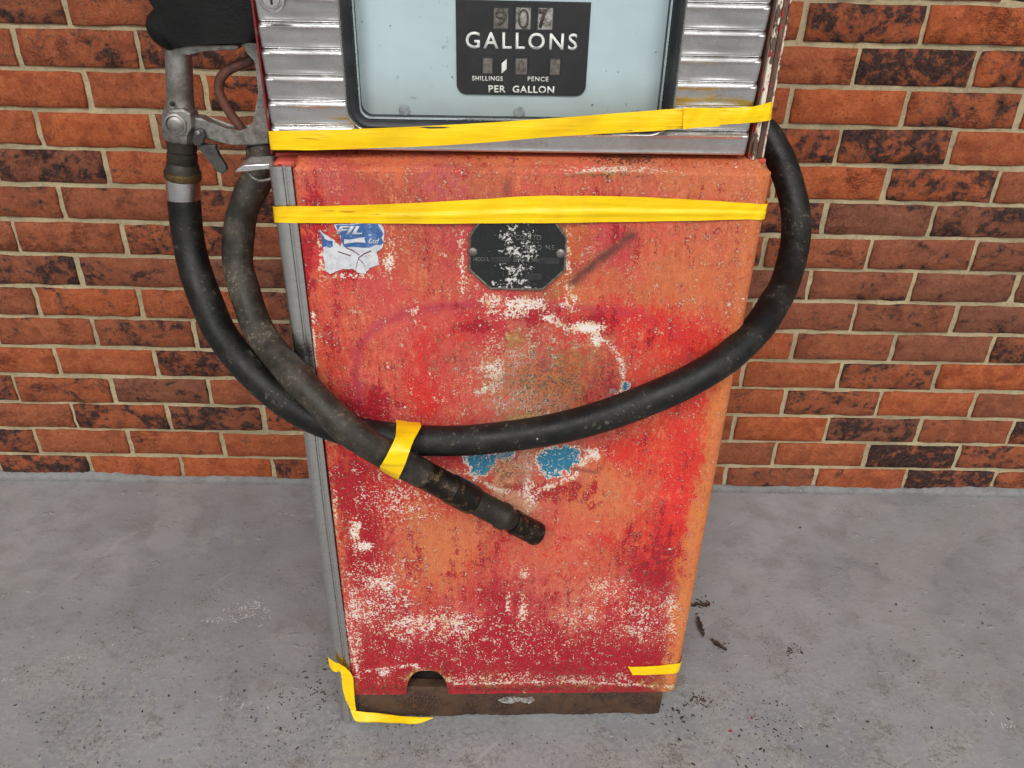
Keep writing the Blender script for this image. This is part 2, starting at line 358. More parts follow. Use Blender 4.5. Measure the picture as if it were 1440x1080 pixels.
HOSE1 = mat_hose('black_rubber', (15, 16, 15), (34, 33, 29), (108, 104, 90), .6)
HOSE2 = mat_hose('weathered_grey_rubber', (38, 35, 30), (68, 61, 52), (124, 116, 100), .8)
TAPE, DIAL, GLASS, PLATE = mat_tape(), mat_dial(), mat_glass(), mat_plate()
BLACK = mat_simple('black_dial_plate', (14, 16, 17), (26, 29, 29), .4, extra=(120, 122, 112, .68, .6), bmp=.0001)
GASK = mat_simple('black_rubber_gasket', (24, 26, 28), (40, 42, 44), .45, scale=30)
BOOT = mat_simple('black_boot_rubber', (7, 7, 7), (18, 18, 17), .46, scale=22, spec=.3, r2=.65, extra=(110, 106, 98, .72, .5), bmp=.0012)
BRASS = mat_simple('dirty_brass', (112, 92, 62), (70, 58, 42), .45, .75, 45, extra=(44, 38, 32, .56, .8), bmp=.0008)
DKBR = mat_simple('blackened_brass', (58, 52, 44), (40, 37, 34), .5, .4, 40, extra=(160, 138, 96, .66, .75), bmp=.0008)
COUP = mat_simple('worn_brass_coupling', (40, 35, 30), (150, 120, 84), .36, .7, 75, extra=(30, 27, 24, .52, .85), bmp=.001, lo=.5, hi=.7)
LEVER = mat_simple('rusty_lever_paint', (104, 62, 48), (82, 50, 42), .6, 0, 60, extra=(60, 38, 32, .56, .6))
DKMET = mat_simple('dark_cast_metal', (88, 88, 86), (66, 66, 64), .5, .5, 50, extra=(130, 128, 122, .62, .5))
RUSTY = mat_simple('rusty_base_steel', (84, 60, 42), (34, 29, 26), .7, .1, 22, extra=(136, 84, 50, .58, .7), bmp=.0018)
INNER = mat_simple('dark_interior_rust', (52, 40, 34), (36, 34, 34), .85, 0, 40, extra=(96, 70, 52, .58, .6), bmp=.001)
WHITE = mat_simple('white_lettering', (238, 238, 234), (220, 220, 214), .5, 0, 120, bmp=0, extra=(90, 92, 90, .72, .6))
GREYN = mat_simple('dull_relief_lettering', (116, 118, 116), (74, 76, 76), .4, 0, 120, bmp=0)
DRUM = mat_simple('number_drum', (112, 107, 98), (74, 70, 64), .6, 0, 160, extra=(70, 66, 58, .60, .7), bmp=.0003)
DRUMW = mat_simple('worn_number_drum', (166, 166, 160), (98, 96, 86), .6, 0, 130, extra=(60, 58, 52, .56, .8), bmp=.0003)
DIGIT = mat_simple('digit_paint', (64, 58, 52), (98, 92, 82), .6, 0, 200, bmp=0)
SPOT = mat_simple('dull_rivet', (142, 150, 150), (122, 128, 126), .6, 0, 200)
SWHITE = mat_simple('sticker_paper', (214, 216, 220), (196, 198, 204), .6, 0, 80, extra=(150, 128, 112, .62, .8), bmp=.0004)
SBLUE = mat_simple('sticker_blue', (56, 92, 148), (76, 118, 172), .55, 0, 90, extra=(206, 208, 214, .62, .85), bmp=.0003)
SIDE = mat_chip('chipped_side_paint', ((226, 214, 192), (92, 70, 58), (166, 32, 34)), .54)
SIDE2 = mat_chip('bare_brown_edge', ((84, 62, 52), (112, 78, 62), (176, 34, 36)), .5)
CREDGE = mat_chip('red_edge_paint', ((126, 34, 36), (96, 40, 38), (220, 212, 204)), .55)
BODY = mat_simple('faded_red_body', (196, 84, 62), (170, 60, 48), .6, 0, 18, extra=(206, 170, 140, .64, .5), bmp=.0006)
CRUMB = mat_simple('dirt_crumb', (58, 46, 36), (88, 72, 56), .9, 0, 200)
SCUF_GLINT = mat_simple('pale_scuff_and_glint', (186, 184, 180), (206, 204, 200), .45, 0, 200)
LEAF = mat_simple('dry_leaf', (84, 62, 44), (52, 40, 32), .85, 0, 120, bmp=.0008)
REDF = mat_simple('red_flake', (178, 40, 48), (150, 34, 40), .6, 0, 90)

# ------------------------------------------------------------------ floor
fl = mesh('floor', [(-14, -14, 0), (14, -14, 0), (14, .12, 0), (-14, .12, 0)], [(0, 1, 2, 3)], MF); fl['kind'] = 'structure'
# painted upstand where the floor paint laps over the foot of the wall
cv, cf = [], []; nx = 460
for i in range(nx):
    x = -2.3 + 4.6*i/(nx-1)
    h = .011 + .0035*math.sin(x*5.1+1) + .003*math.sin(x*17.3) + rng.normal(0, .0012)
    for yy, zz in ((-.020, .0002), (-.012, .0012), (-.0065, .0042), (-.0042, max(.006, h))): cv.append((x, yy, zz))
    cv.append((x, .006, max(.006, h)+.0005))
    if i:
        for k in range(4): a = (i-1)*5+k; cf.append((a, a+5, a+6, a+1))
cove = mesh('painted_upstand', cv, cf, mat_simple('upstand_paint', (132, 133, 132), (110, 110, 108), .8, 0, 30, spec=.2, extra=(190, 190, 188, .60, .6), bmp=.001), fl, smooth=True)

# ------------------------------------------------------------------ brick wall
BH, BL, PITCH, RISE, ZOFF = .0650, .2148, .225, .075, -.0085
wall = tag(empty('brick_wall', (0, .05, 0)), 'red and dark brown brick wall with pale mortar joints behind the pump', 'wall')
def brick_mesh(i, L=BL):
    r = np.random.default_rng(100+i); nx, nz = 7, 3; v = []; f = []
    H = BH; hl, hh = L/2, H/2
    per = [(x, -hh) for x in np.linspace(-hl, hl, nx+1)[:-1]] + [(hl, z) for z in np.linspace(-hh, hh, nz+1)[:-1]] + \
          [(x, hh) for x in np.linspace(hl, -hl, nx+1)[:-1]] + [(-hl, z) for z in np.linspace(hh, -hh, nz+1)[:-1]]
    n = len(per); j = r.normal(0, .0008, (n, 2)); sk = r.normal(0, .0007, 2)
    for (x, z), (a, b) in zip(per, j): v.append((x+a, .03, z+b+sk[0]*x*8))
    for (x, z), (a, b) in zip(per, j): v.append((x+a, .0035+r.normal(0, .0006), z+b+sk[0]*x*8))
    for k, ((x, z), (a, b)) in enumerate(zip(per, j)):
        ins = .0022 + abs(r.normal(0, .0010)); cx = -1 if x > 0 else 1; cz = -1 if z > 0 else 1
        v.append((x+a + (ins*cx if abs(x) > hl-.001 else 0), 0+r.normal(0, .0007), z+b+sk[0]*x*8 + (ins*cz if abs(z) > hh-.001 else 0)))
    for q in range(2):
        for k in range(n): f.append((q*n+k, q*n+(k+1) % n, (q+1)*n+(k+1) % n, (q+1)*n+k))
    # front: inner grid points
    idx = {}
    for k, (x, z) in enumerate(per): idx[(round((x+hl)/L*nx), round((z+hh)/H*nz))] = 2*n+k
    for b in range(1, nz):
        for a in range(1, nx):
            idx[(a, b)] = len(v); v.append((-hl+L*a/nx+r.normal(0, .002), r.normal(-.0006, .0009), -hh+H*b/nz+r.normal(0, .002)))
    for b in range(nz):
        for a in range(nx): f.append((idx[(a, b)], idx[(a+1, b)], idx[(a+1, b+1)], idx[(a, b+1)]))
    me = bpy.data.meshes.new('brick'); me.from_pydata([tuple(map(float, p)) for p in v], [], f); me.update()
    me.materials.append(MB); me.shade_smooth(); return me
BM_ = [brick_mesh(i) for i in range(14)]
def WX(px, py):
    d = ray(px, py); t = -CAM[1]/d[1]; return (CAM+t*d)[0]
# perpend joint seen in each course (pixel x,y) and the tone of the bricks left and right of the pump, left to right
ROWS = [(126, 655, [.75, .2, .15, .5], 1019, 680, [.3, .5, .25, .75, .3]),
 (48, 622, [.6, .15, .2, .2], 1091.3, 645, [.3, .2, .85, .5]),
 (104, 585, [.1, .65, .7, .45], 1029.7, 605, [.1, .1, .62, .4, .7]),
 (21, 547, [.7, .5, .4, .2], 1101.6, 570, [.25, .5, .05, .0]),
 (83, 508, [.15, .12, .75, .3], 1040, 530, [.3, .15, .5, .1]),
 (130, 467, [.25, .6, .6], 1117, 490, [.3, .35, .2, .65]),
 (54, 423, [.4, .4, .35], 1199, 450, [.35, .35, .4]),
 (108, 378, [.7, .4, .5], 1139, 405, [.4, .45, .4, .4]),
 (20, 331, [.3, .3, .55, .5], 1221.4, 362, [.35, .4, .35]),
 (82, 281, [.5, .3, .6], 1161.6, 312, [.6, .4, .65]),
 (146, 230, [.66, .15, .4], 1245.8, 262, [.05, .62, .1]),
 (50, 180, [.1, .05, .3], 1182.6, 211, [.6, .7, .1]),
 (122, 125, [.12, .05, .6], 1110, 154, [.2, .0, .5, .5]),
 (24, 70, [.5, .45, .62], 1205.3, 97, [.05, .8, .6]),
 (91, 15, [.5, .28, .4], 1130, 40, [.1, .68, .08]),
 (None,), (None,)]
SPAN = {}
dull = {6: .5, 7: .7, 8: .6, 5: .4, 9: .45}
for r, row in enumerate(ROWS):
    z = ZOFF + RISE*r + RISE/2
    tones = {}
    if row[0] is not None:
        x0 = WX(row[0], row[1])
        xr = WX(row[3], row[4]); k = round((xr-x0)/PITCH); x0 = (x0 + xr-k*PITCH)/2
        for i, t in enumerate(row[2]): tones[i-1] = t
        for i, t in enumerate(row[5]): tones[k-1+i] = t
    else: x0 = (.0 if r % 2 else .11)
    kmin = math.ceil((-1.92-x0)/PITCH); SPAN[r] = (x0, kmin)
    for k in range(kmin, kmin+17):
        d = tones.get(k, random.choice([.05, .1, .2, .3, .4, .55, .65, .75]))
        me = BM_[random.randrange(14)]
        o = bpy.data.objects.new('brick', me); C.objects.link(o); o.parent = wall
        flip = random.random() < .5
        o.location = (x0 + PITCH*(k+.5) + random.gauss(0, .0012), -.05 + max(-.002, min(.0008, random.gauss(0, .0012))), z + random.gauss(0, .0008))
        if flip: o.rotation_euler = (0, math.pi, 0)
        hue = min(1, max(0, random.gauss(.22, .24) + dull.get(r, 0)*.8 + (.12 if r < 4 else 0)))
        o.color = (d, hue, random.random(), 1)
# bricks far from the pump, beyond the ones above: one mass
bm = bmesh.new()
for r in range(-0, 36):
    for k in range(-16, 16):
        x0, kmin = SPAN.get(r, (.11 if r % 2 else 0, 99)); k += round(-x0/PITCH)
        if r in SPAN and kmin <= k < kmin+17: continue
        x = x0 + PITCH*(k+.5)
        z = ZOFF + RISE*r + RISE/2; a = BL/2; b = BH/2
        vv = [bm.verts.new((x+sx*a, yy, z+sz*b)) for yy in (.03, .0) for sz in (-1, 1) for sx in (-1, 1)]
        for f in ((4, 5, 7, 6), (0, 4, 6, 2), (1, 3, 7, 5), (0, 1, 5, 4), (2, 6, 7, 3)): bm.faces.new([vv[i] for i in f])
ob = from_bm('outer_brickwork', bm, MB, wall); ob['kind'] = 'stuff'; ob.color = (.35, .25, .5, 1)
# mortar: lightly wavy sheet recessed between the bricks, with a solid back
v, f = [], []; nx, nz = 400, 130
for j in range(nz):
    for i in range(nx):
        v.append((-2.1+4.2*i/(nx-1), .0058 + .0009*math.sin(i*.7+j*1.3) + rng.normal(0, .0006), -.012+1.32*j/(nz-1)))
for j in range(nz-1):
    for i in range(nx-1): f.append((j*nx+i, j*nx+i+1, (j+1)*nx+i+1, (j+1)*nx+i))
mesh('mortar', v, f, MM, wall, smooth=True)
bm = bmesh.new(); vv = [bm.verts.new((x, y, z)) for z in (-.02, 2.7) for y in (.0095, .2) for x in (-3.7, 3.7)]
for q in ((0,1,3,2),(4,6,7,5),(0,4,5,1),(2,3,7,6),(0,2,6,4),(1,5,7,3)): bm.faces.new([vv[i] for i in q])
from_bm('wall_core', bm, MM, wall)

# ------------------------------------------------------------------ fuel pump
pump = tag(empty('fuel_pump', L2W(.02, -.2, 0)), 'old faded red fuel pump with ribbed aluminium bezel and black gallons dial', 'fuel pump')
UL = np.mean([loc(P(x, y))[0] for x, y in ((409, 250), (452, 600), (497, 950))])
UR = np.mean([loc(P(x, y, -.012))[0] for x, y in ((1079, 250), (1025, 600), (957, 930))])
ZB = np.mean([loc(P(x, 975))[2] for x in (520, 720, 920)])
ZT = np.mean([loc(P(x, y))[2] for x, y in ((430, 238), (740, 243), (1060, 250))])
ZC = np.mean([loc(P(x, y, -.03))[2] for x, y in ((430, 216), (740, 220), (1060, 226))])
print('panel', UL, UR, ZB, ZT, ZC)
# horizontal profile: (u, w, normal)
RAD = .020; prof = []
for t in np.linspace(0, 1, 5)[:-1]:
    th = R(180) - R(90)*t; prof.append((UL+.005+.005*math.cos(th), -.005+.005*math.sin(th), math.cos(th), math.sin(th)))
arch = (loc(P(571, 974))[0], loc(P(631, 974))[0])
us = list(np.linspace(UL+.005, arch[0]-.001, 44)) + list(np.linspace(arch[0], arch[1], 31)) + list(np.linspace(arch[1]+.001, UR-RAD, 190))
for u in us: prof.append((u, 0, 0, 1))
for t in np.linspace(0, 1, 9)[1:]:
    th = R(90) - R(90)*t; prof.append((UR-RAD+RAD*math.cos(th), -RAD+RAD*math.sin(th), math.cos(th), math.sin(th)))
prof.append((UR, -.05, 1, 0))
nz = 380; v = []; f = []
AH = loc(P(600, 943))[2] - ZB
aw = (arch[1]-arch[0])/2; ac = (arch[0]+arch[1])/2
def zbot(u):
    if arch[0] < u < arch[1]:
        t = abs(u-ac)/aw; return ZB + AH*max(0, 1-t**3.2)**.62
    return ZB
rows = [('lip', .008)] + [('z', t) for t in np.linspace(0, 1, nz)] + [('c', t) for t in (.15, .4, .7, 1.0)] + [('in', .03)]
for kind, t in rows:
    for (u, w_, nu, nw) in prof:
        zb = zbot(u) if nw == 1 else ZB
        bow = .0012*math.sin(u*9+1)*math.sin(6*t+.5) if kind == 'z' else 0
        if kind == 'lip': p = L2W(u-nu*t, w_-nw*t, zb+.0005)
        elif kind == 'z': p = L2W(u, w_+bow*nw*min(1, (1-t)*12)*min(1, t*12), zb + (ZT-zb)*t)
        elif kind == 'c':
            e = .004 if t == .15 else .030*t; p = L2W(u-nu*min(e, .012 if nu > 0 else .0035), w_-nw*e, ZT+(ZC-ZT)*(t if t > .2 else .28))
        else: p = L2W(u-nu*(.014 if nu > 0 else .004), min(w_, -.02)-nw*.045, ZC+.0005)
        v.append(p)
nc = len(prof)
for j in range(len(rows)-1):
    for i in range(nc-1): f.append((j*nc+i, j*nc+i+1, (j+1)*nc+i+1, (j+1)*nc+i))
V = np.array(v); PX, PY = proj(V)
# --- where the paint is worn to what, read off the photograph as blobs (x, y, rx, ry, amount)
def blobs(lst, base=0.0):
    o = np.full(len(V), base)
    for b in lst:
        x, y, rx, ry = b[:4]; k = b[4] if len(b) > 4 else 1.0
        o = np.maximum(o, base + (k-base)*np.exp(-(((PX-x)/rx)**2 + ((PY-y)/ry)**2)**1.2))
    return o
def line(pts, wd):
    o = np.zeros(len(V))
    for (x0, y0), (x1, y1) in zip(pts[:-1], pts[1:]):
        dx, dy = x1-x0, y1-y0; t = np.clip(((PX-x0)*dx+(PY-y0)*dy)/(dx*dx+dy*dy), 0, 1)
        o = np.maximum(o, np.exp(-((PX-x0-t*dx)**2+(PY-y0-t*dy)**2)/wd**2))
    return o
def polym(polys, feather=4.0):
    o = np.zeros(len(V))
    for poly in polys:
        ins = np.zeros(len(V), bool); dist = np.full(len(V), 1e9); n = len(poly)
        for i in range(n):
            x0, y0 = poly[i]; x1, y1 = poly[(i+1) % n]
            c = ((y0 > PY) != (y1 > PY)) & (PX < (x1-x0)*(PY-y0)/(y1-y0+1e-9)+x0); ins ^= c
            dx, dy = x1-x0, y1-y0; t = np.clip(((PX-x0)*dx+(PY-y0)*dy)/(dx*dx+dy*dy+1e-9), 0, 1)
            dist = np.minimum(dist, np.hypot(PX-x0-t*dx, PY-y0-t*dy))
        s = np.where(ins, dist, -dist); o = np.maximum(o, np.clip(.5+s/(2*feather), 0, 1))
    return o
mk = {}
mk['redm'] = blobs([(965, 480, 95, 45, .52), (1005, 570, 45, 90, .5), (965, 690, 40, 120, .58), (885, 450, 70, 20, .56), (900, 640, 60, 35, .5), (930, 770, 45, 60, .54), (860, 750, 70, 25, .46), (592, 500, 18, 75, .56), (600, 560, 30, 45, .56), (870, 860, 70, 40, .46),
    (650, 700, 70, 25, .5), (440, 640, 20, 60, .45), (560, 690, 60, 30, .5), (780, 760, 60, 60, .42), (720, 780, 60, 40, .42), (640, 590, 60, 40, .42), (660, 460, 50, 30, .46), (520, 640, 50, 40, .5), (800, 830, 80, 50, .42), (655, 800, 30, 50, .46), (720, 860, 150, 60, .42)], .24)
mk['crim'] = blobs([(432, 370, 10, 90, .62), (447, 300, 14, 55, .5), (490, 690, 45, 50, .66), (510, 785, 26, 75, .78), (545, 850, 50, 45, .6), (560, 915, 130, 34, .66), (700, 905, 130, 55, .70),
    (810, 925, 130, 38, .72), (890, 935, 60, 34, .75), (520, 945, 40, 30, .66), (932, 790, 20, 60, .62), (905, 870, 45, 35, .6), (700, 850, 60, 35, .52), (668, 460, 26, 9, .9), (745, 440, 55, 16, .72),
    (530, 575, 22, 45, .62), (492, 575, 20, 45, .55), (872, 560, 22, 35, .66), (690, 645, 60, 18, .62), (770, 690, 70, 18, .6), (862, 328, 14, 20, .62), (835, 450, 40, 18, .6), (660, 800, 40, 60, .42),
    (800, 570, 60, 40, .4), (915, 480, 8, 18, .7), (500, 385, 45, 10, .6), (452, 700, 10, 120, .5), (950, 560, 10, 60, .45), (640, 430, 20, 14, .5), (720, 972, 260, 9, .66), (600, 940, 120, 30, .62), (780, 895, 180, 40, .55), (480, 900, 30, 80, .5), (470, 450, 12, 80, .46), (560, 800, 50, 60, .46), (760, 860, 100, 40, .46), (900, 800, 40, 60, .5), (690, 740, 40, 30, .4)], .22)
mk['tan'] = blobs([(720, 258, 200, 14, .5), (985, 252, 80, 28, .68), (955, 395, 80, 70, .66), (620, 775, 75, 55, .85), (840, 690, 75, 55, .75), (467, 720, 14, 120, .8), (788, 335, 14, 50, .85),
    (975, 800, 12, 150, .95), (1005, 660, 12, 120, .85), (1045, 420, 14, 150, .65), (860, 800, 45, 50, .55), (600, 380, 60, 50, .42), (575, 800, 60, 60, .7), (450, 560, 20, 60, .6), (750, 780, 60, 40, .55),
    (480, 450, 60, 60, .3), (820, 420, 40, 30, .65), (740, 223, 340, 8, .75), (900, 700, 30, 60, .5)], .2)
ring = line([(520, 600), (505, 560), (499, 520), (506, 485), (530, 458), (570, 440), (620, 431), (670, 428)], 7) + line([(770, 430), (830, 434), (890, 442), (935, 456), (962, 478), (972, 510), (968, 540)], 7)*.8
mk['pink'] = np.clip(ring + blobs([(630, 330, 60, 50, .25), (620, 260, 50, 22, .2), (470, 265, 50, 18, .2), (830, 350, 40, 35, .25)]), 0, 1)
mk['rust'] = blobs([(724, 478, 26, 18, .64), (806, 508, 40, 32, .58), (760, 500, 60, 36, .44), (755, 545, 75, 40, .48), (695, 530, 30, 20, .46), (790, 540, 50, 38, .5), (715, 660, 40, 34, .54), (600, 952, 45, 14, .75), (700, 966, 230, 7, .48), (860, 245, 110, 8, .55),
    (790, 340, 10, 45, .55), (740, 590, 60, 20, .6), (490, 962, 20, 12, .7), (920, 960, 40, 12, .6), (780, 420, 22, 18, .55), (950, 966, 30, 10, .5)], .05)
mk['white'] = blobs([(735, 428, 40, 12, .72), (715, 440, 40, 10, .5), (824, 461, 24, 8, .95), (838, 476, 9, 14, .75), (775, 448, 14, 8, .6), (695, 520, 22, 20, .62), (690, 545, 26, 16, .52), (745, 560, 75, 36, .46), (765, 590, 65, 18, .54), (720, 655, 48, 24, .52), (832, 640, 18, 12, .6),
    (862, 565, 18, 34, .5), (500, 745, 9, 18, .72), (511, 768, 14, 7, .75), (535, 820, 26, 22, .53), (530, 840, 55, 65, .39), (520, 860, 25, 28, .48), (572, 880, 46, 20, .5), (640, 878, 40, 20, .5), (600, 880, 80, 28, .41), (497, 870, 16, 90, .46),
    (905, 865, 60, 40, .33), (895, 885, 45, 12, .38), (945, 862, 10, 40, .44), (860, 830, 40, 18, .4), (745, 690, 14, 34, .52), (470, 720, 6, 40, .45), (735, 860, 7, 26, .5), (738, 806, 8, 8, .6), (715, 850, 5, 20, .46),
    (860, 240, 80, 6, .50), (690, 422, 16, 14, .5), (800, 425, 18, 18, .46), (452, 358, 7, 30, .6), (548, 362, 8, 26, .6), (500, 388, 40, 5, .5), (650, 665, 60, 7, .4), (775, 665, 50, 6, .4),
    (800, 370, 7, 50, .47), (650, 370, 6, 50, .43), (740, 520, 110, 60, .37), (560, 700, 60, 40, .34), (700, 900, 200, 40, .2), (740, 955, 200, 10, .34), (540, 945, 12, 8, .55), (820, 870, 50, 25, .33)], .05)
mk['white'] = np.maximum(mk['white'], np.maximum.reduce([line([(838, 472), (862, 488), (874, 510), (876, 532), (870, 566)], 5)*.56, line([(838, 632), (808, 670), (760, 688), (745, 700)], 5)*.5, line([(652, 640), (668, 672), (700, 690), (730, 694)], 5)*.47, line([(500, 945), (580, 935), (640, 962), (800, 958), (950, 966)], 3)*.47, line([(482, 860), (492, 900), (504, 950)], 3)*.56, line([(440, 440), (443, 520)], 3)*.6, line([(765, 446), (795, 462)], 4)*.62, line([(420, 380), (434, 470)], 2)*.4]))
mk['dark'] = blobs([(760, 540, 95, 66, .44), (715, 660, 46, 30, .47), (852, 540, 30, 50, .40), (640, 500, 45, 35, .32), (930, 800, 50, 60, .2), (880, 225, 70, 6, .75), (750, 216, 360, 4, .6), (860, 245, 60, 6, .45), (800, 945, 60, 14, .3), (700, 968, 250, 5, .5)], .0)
mk['smear'] = np.clip(line([(889, 331), (850, 360), (806, 396)], 7) + line([(800, 658), (842, 665)], 2.5)*.7 + blobs([(713, 265, 6, 13, .7)]), 0, 1)
mk['blue'] = polym([[(652, 643), (680, 639), (722, 634), (724, 641), (698, 648), (684, 666), (668, 670), (661, 660)], [(752, 645), (773, 631), (797, 627), (808, 633), (801, 652), (786, 667), (770, 670), (763, 663)],
    [(868, 553), (877, 537), (882, 538), (877, 550)], [(655, 628), (700, 632), (690, 640), (655, 642)], [(786, 655), (812, 632), (818, 636), (800, 668)]], 9)
FADE = {228: '400:215,115,75 560:215,110,75 720:210,110,75 900:205,120,85 1060:215,125,80',
 260: '420:205,95,75 470:195,85,80 540:185,85,65 620:195,95,90 680:190,100,70 740:205,95,75 820:210,95,75 900:195,100,75 980:195,105,70 1050:205,110,75',
 300: '425:212,85,65 500:200,85,70 580:190,88,66 640:198,82,78 740:205,95,75 830:200,80,75 920:212,98,75 1000:206,106,72 1050:206,110,72',
 340: '425:215,90,65 437:205,40,50 470:205,60,60 580:195,90,65 620:195,80,75 645:200,75,75 810:200,105,55 840:195,70,75 860:205,75,75 920:215,100,75 980:210,105,75 1045:205,110,70',
 400: '430:215,95,65 470:210,75,70 530:205,80,75 600:210,95,75 660:205,85,75 800:200,110,65 860:205,105,70 930:205,110,70 1000:210,110,70 1040:200,100,65',
 450: '435:205,75,60 480:215,95,75 560:210,85,80 620:210,85,75 680:195,55,65 760:190,90,80 800:210,65,60 870:220,60,55 930:225,65,55 1000:215,85,60 1035:200,95,60',
 520: '445:205,80,55 475:205,70,60 530:225,105,85 570:215,85,75 600:205,55,55 650:205,85,75 720:192,112,80 800:190,112,74 850:195,85,70 890:220,80,65 940:225,70,50 990:225,60,45 1020:205,80,50',
 580: '440:195,85,45 480:195,70,60 520:190,55,70 560:220,95,85 600:200,65,60 650:210,90,80 720:196,122,92 780:192,114,84 840:195,80,70 900:215,75,55 960:225,65,50 1015:210,85,52',
 640: '460:190,45,40 500:200,60,50 560:200,60,55 640:200,60,60 720:195,120,95 800:190,95,80 860:215,80,60 920:225,75,50 970:230,60,50 1005:215,90,55',
 690: '465:195,85,45 500:185,25,40 540:195,40,45 600:205,70,55 660:205,85,65 720:205,150,120 780:205,95,75 840:215,115,75 900:220,90,65 950:235,55,50 990:215,95,55',
 750: '475:205,95,60 510:180,20,40 560:205,90,70 610:210,120,75 660:210,110,75 720:205,90,75 800:215,100,75 860:215,105,70 910:215,75,55 950:215,45,50 980:220,120,60',
 800: '480:205,85,65 515:175,25,45 560:195,80,70 610:210,115,75 670:200,85,70 740:205,90,80 800:210,105,80 850:205,75,65 900:195,45,50 945:190,40,50 975:220,120,60',
 850: '490:200,70,65 530:190,60,65 590:200,70,65 650:200,80,75 690:180,45,60 740:195,80,75 800:205,110,90 850:200,80,75 900:185,45,55 945:190,70,70 968:215,125,65',
 900: '490:190,70,70 540:190,65,70 600:190,50,60 660:180,40,50 720:180,35,50 780:185,40,55 850:180,45,55 920:185,55,60 958:205,90,60',
 940: '500:185,50,55 545:180,35,45 650:175,35,45 720:175,30,45 800:165,35,45 870:165,25,40 920:170,30,45 950:170,80,50',
 972: '510:120,50,40 600:100,55,45 700:160,55,50 800:155,50,45 900:150,45,45 945:130,75,50'}
def vnoise(x, y, sc, seed):                    # value noise over the panel, used to fray the borders between the fades
    g = np.random.default_rng(seed).uniform(-1, 1, (128, 128)); x = x/sc; y = y/sc; xi = np.floor(x).astype(int); yi = np.floor(y).astype(int)
    a, b = x-xi, y-yi; a = a*a*(3-2*a); b = b*b*(3-2*b); G = lambda i, j: g[i % 128, j % 128]
    return (G(xi, yi)*(1-a)+G(xi+1, yi)*a)*(1-b)+(G(xi, yi+1)*(1-a)+G(xi+1, yi+1)*a)*b
def fray(seed): return 13*vnoise(PX, PY*.6, 34, seed)+13*vnoise(PX, PY*.6, 13, seed+1)+13*vnoise(PX, PY*.7, 5, seed+2)+np.random.default_rng(seed).normal(0, 6, len(PX))
WX_, WY_ = PX + fray(11), PY + 1.3*fray(21)
num = np.zeros((len(V), 3)); den = np.full(len(V), 1e-9)
for y_, row in FADE.items():
    for e in row.split():
        x_, c_ = e.split(':'); col = np.array(lin(*map(float, c_.split(',')))[:3])
        k = np.exp(-((WX_-float(x_))/19)**2 - ((WY_-y_)/21)**2) + 1e-6/(1+((WX_-float(x_))/40)**2+((WY_-y_)/40)**2)
        num += k[:, None]*col; den += k
fade = np.ones((len(V), 4), np.float32); fade[:, :3] = num/den[:, None]*.98
ep, eq = proj(np.array([L2W(UR, -RAD, z) for z in (ZB, ZT)])); ex = ep[0]+(ep[1]-ep[0])*(PY-eq[0])/(eq[1]-eq[0])     # bare, yellowed right-hand edge
ek = (np.clip((PX-ex+26+.5*fray(31))/12, 0, 1)*np.clip((PY-330)/250, .35, .9))[:, None]
fade[:, :3] = fade[:, :3]*(1-ek) + np.array(lin(216, 128, 66)[:3])*ek
for k_ in ('crim', 'redm'): mk[k_] = mk[k_]*(1-.8*ek[:, 0])
fp = mesh('front_panel', V, f, MP, pump, smooth=True)
at = fp.data.attributes.new('fade', 'FLOAT_COLOR', 'POINT'); at.data.foreach_set('color', fade.ravel())
for k, a in mk.items():
    at = fp.data.attributes.new(k, 'FLOAT', 'POINT'); at.data.foreach_set('value', a.astype(np.float32))
smooth_by_angle(fp, 50)
DEP = -.40
lbox('side_panel', UR-.012, UR-.001, DEP, -.045, ZB, ZC-.006, BODY, pump, .002)
TL = UL-.028
lbox('side_panel', TL+.004, TL+.014, DEP, -.02, ZB, ZC-.006, BODY, pump, .002)
lbox('back_panel', TL+.016, UR-.014, DEP+.001, DEP+.012, ZB, ZC-.006, BODY, pump, .002)
lbox('cabinet_top', TL+.002, UR-.002, DEP, -.035, ZC-.0055, ZC-.0005, BODY, pump, .001)
# corner cap between the lip and the trim
lpoly('lip_corner', [(TL+.002, loc(P(385, 232, -.01))[2]), (UL+.002, ZT-.002), (UL+.004, ZC-.002), (TL+.010, ZC-.003)], -.034, -.006, BODY, pump, .004, 3, smooth=True)
# aluminium corner trim: ridged strip down the left edge
ZTR = loc(P(392, 234))[2]
tp = [(TL, -.024), (TL, -.006), (TL+.002, -.002), (TL+.006, .001), (TL+.013, .002), (TL+.0165, .0012), (TL+.0175, -.0018), (TL+.019, -.0020), (TL+.0205, .0006), (TL+.024, .0012), (TL+.0268, .0002), (UL-.0008, -.004), (UL-.0008, -.012)]
v, f = [], []
zz = np.linspace(.004, ZTR, 40)
for z in zz:
    for (u, w_) in tp: v.append(L2W(u+.0006*math.sin(z*9), w_+.0006*math.sin(z*14+1), z))
n = len(tp)
for j in range(39):
    for i in range(n-1): f.append((j*n+i, j*n+i+1, (j+1)*n+i+1, (j+1)*n+i))
f.append(tuple(39*n+i for i in range(n)))
smooth_by_angle(mesh('corner_trim', v, f, TRIM, pump), 40)
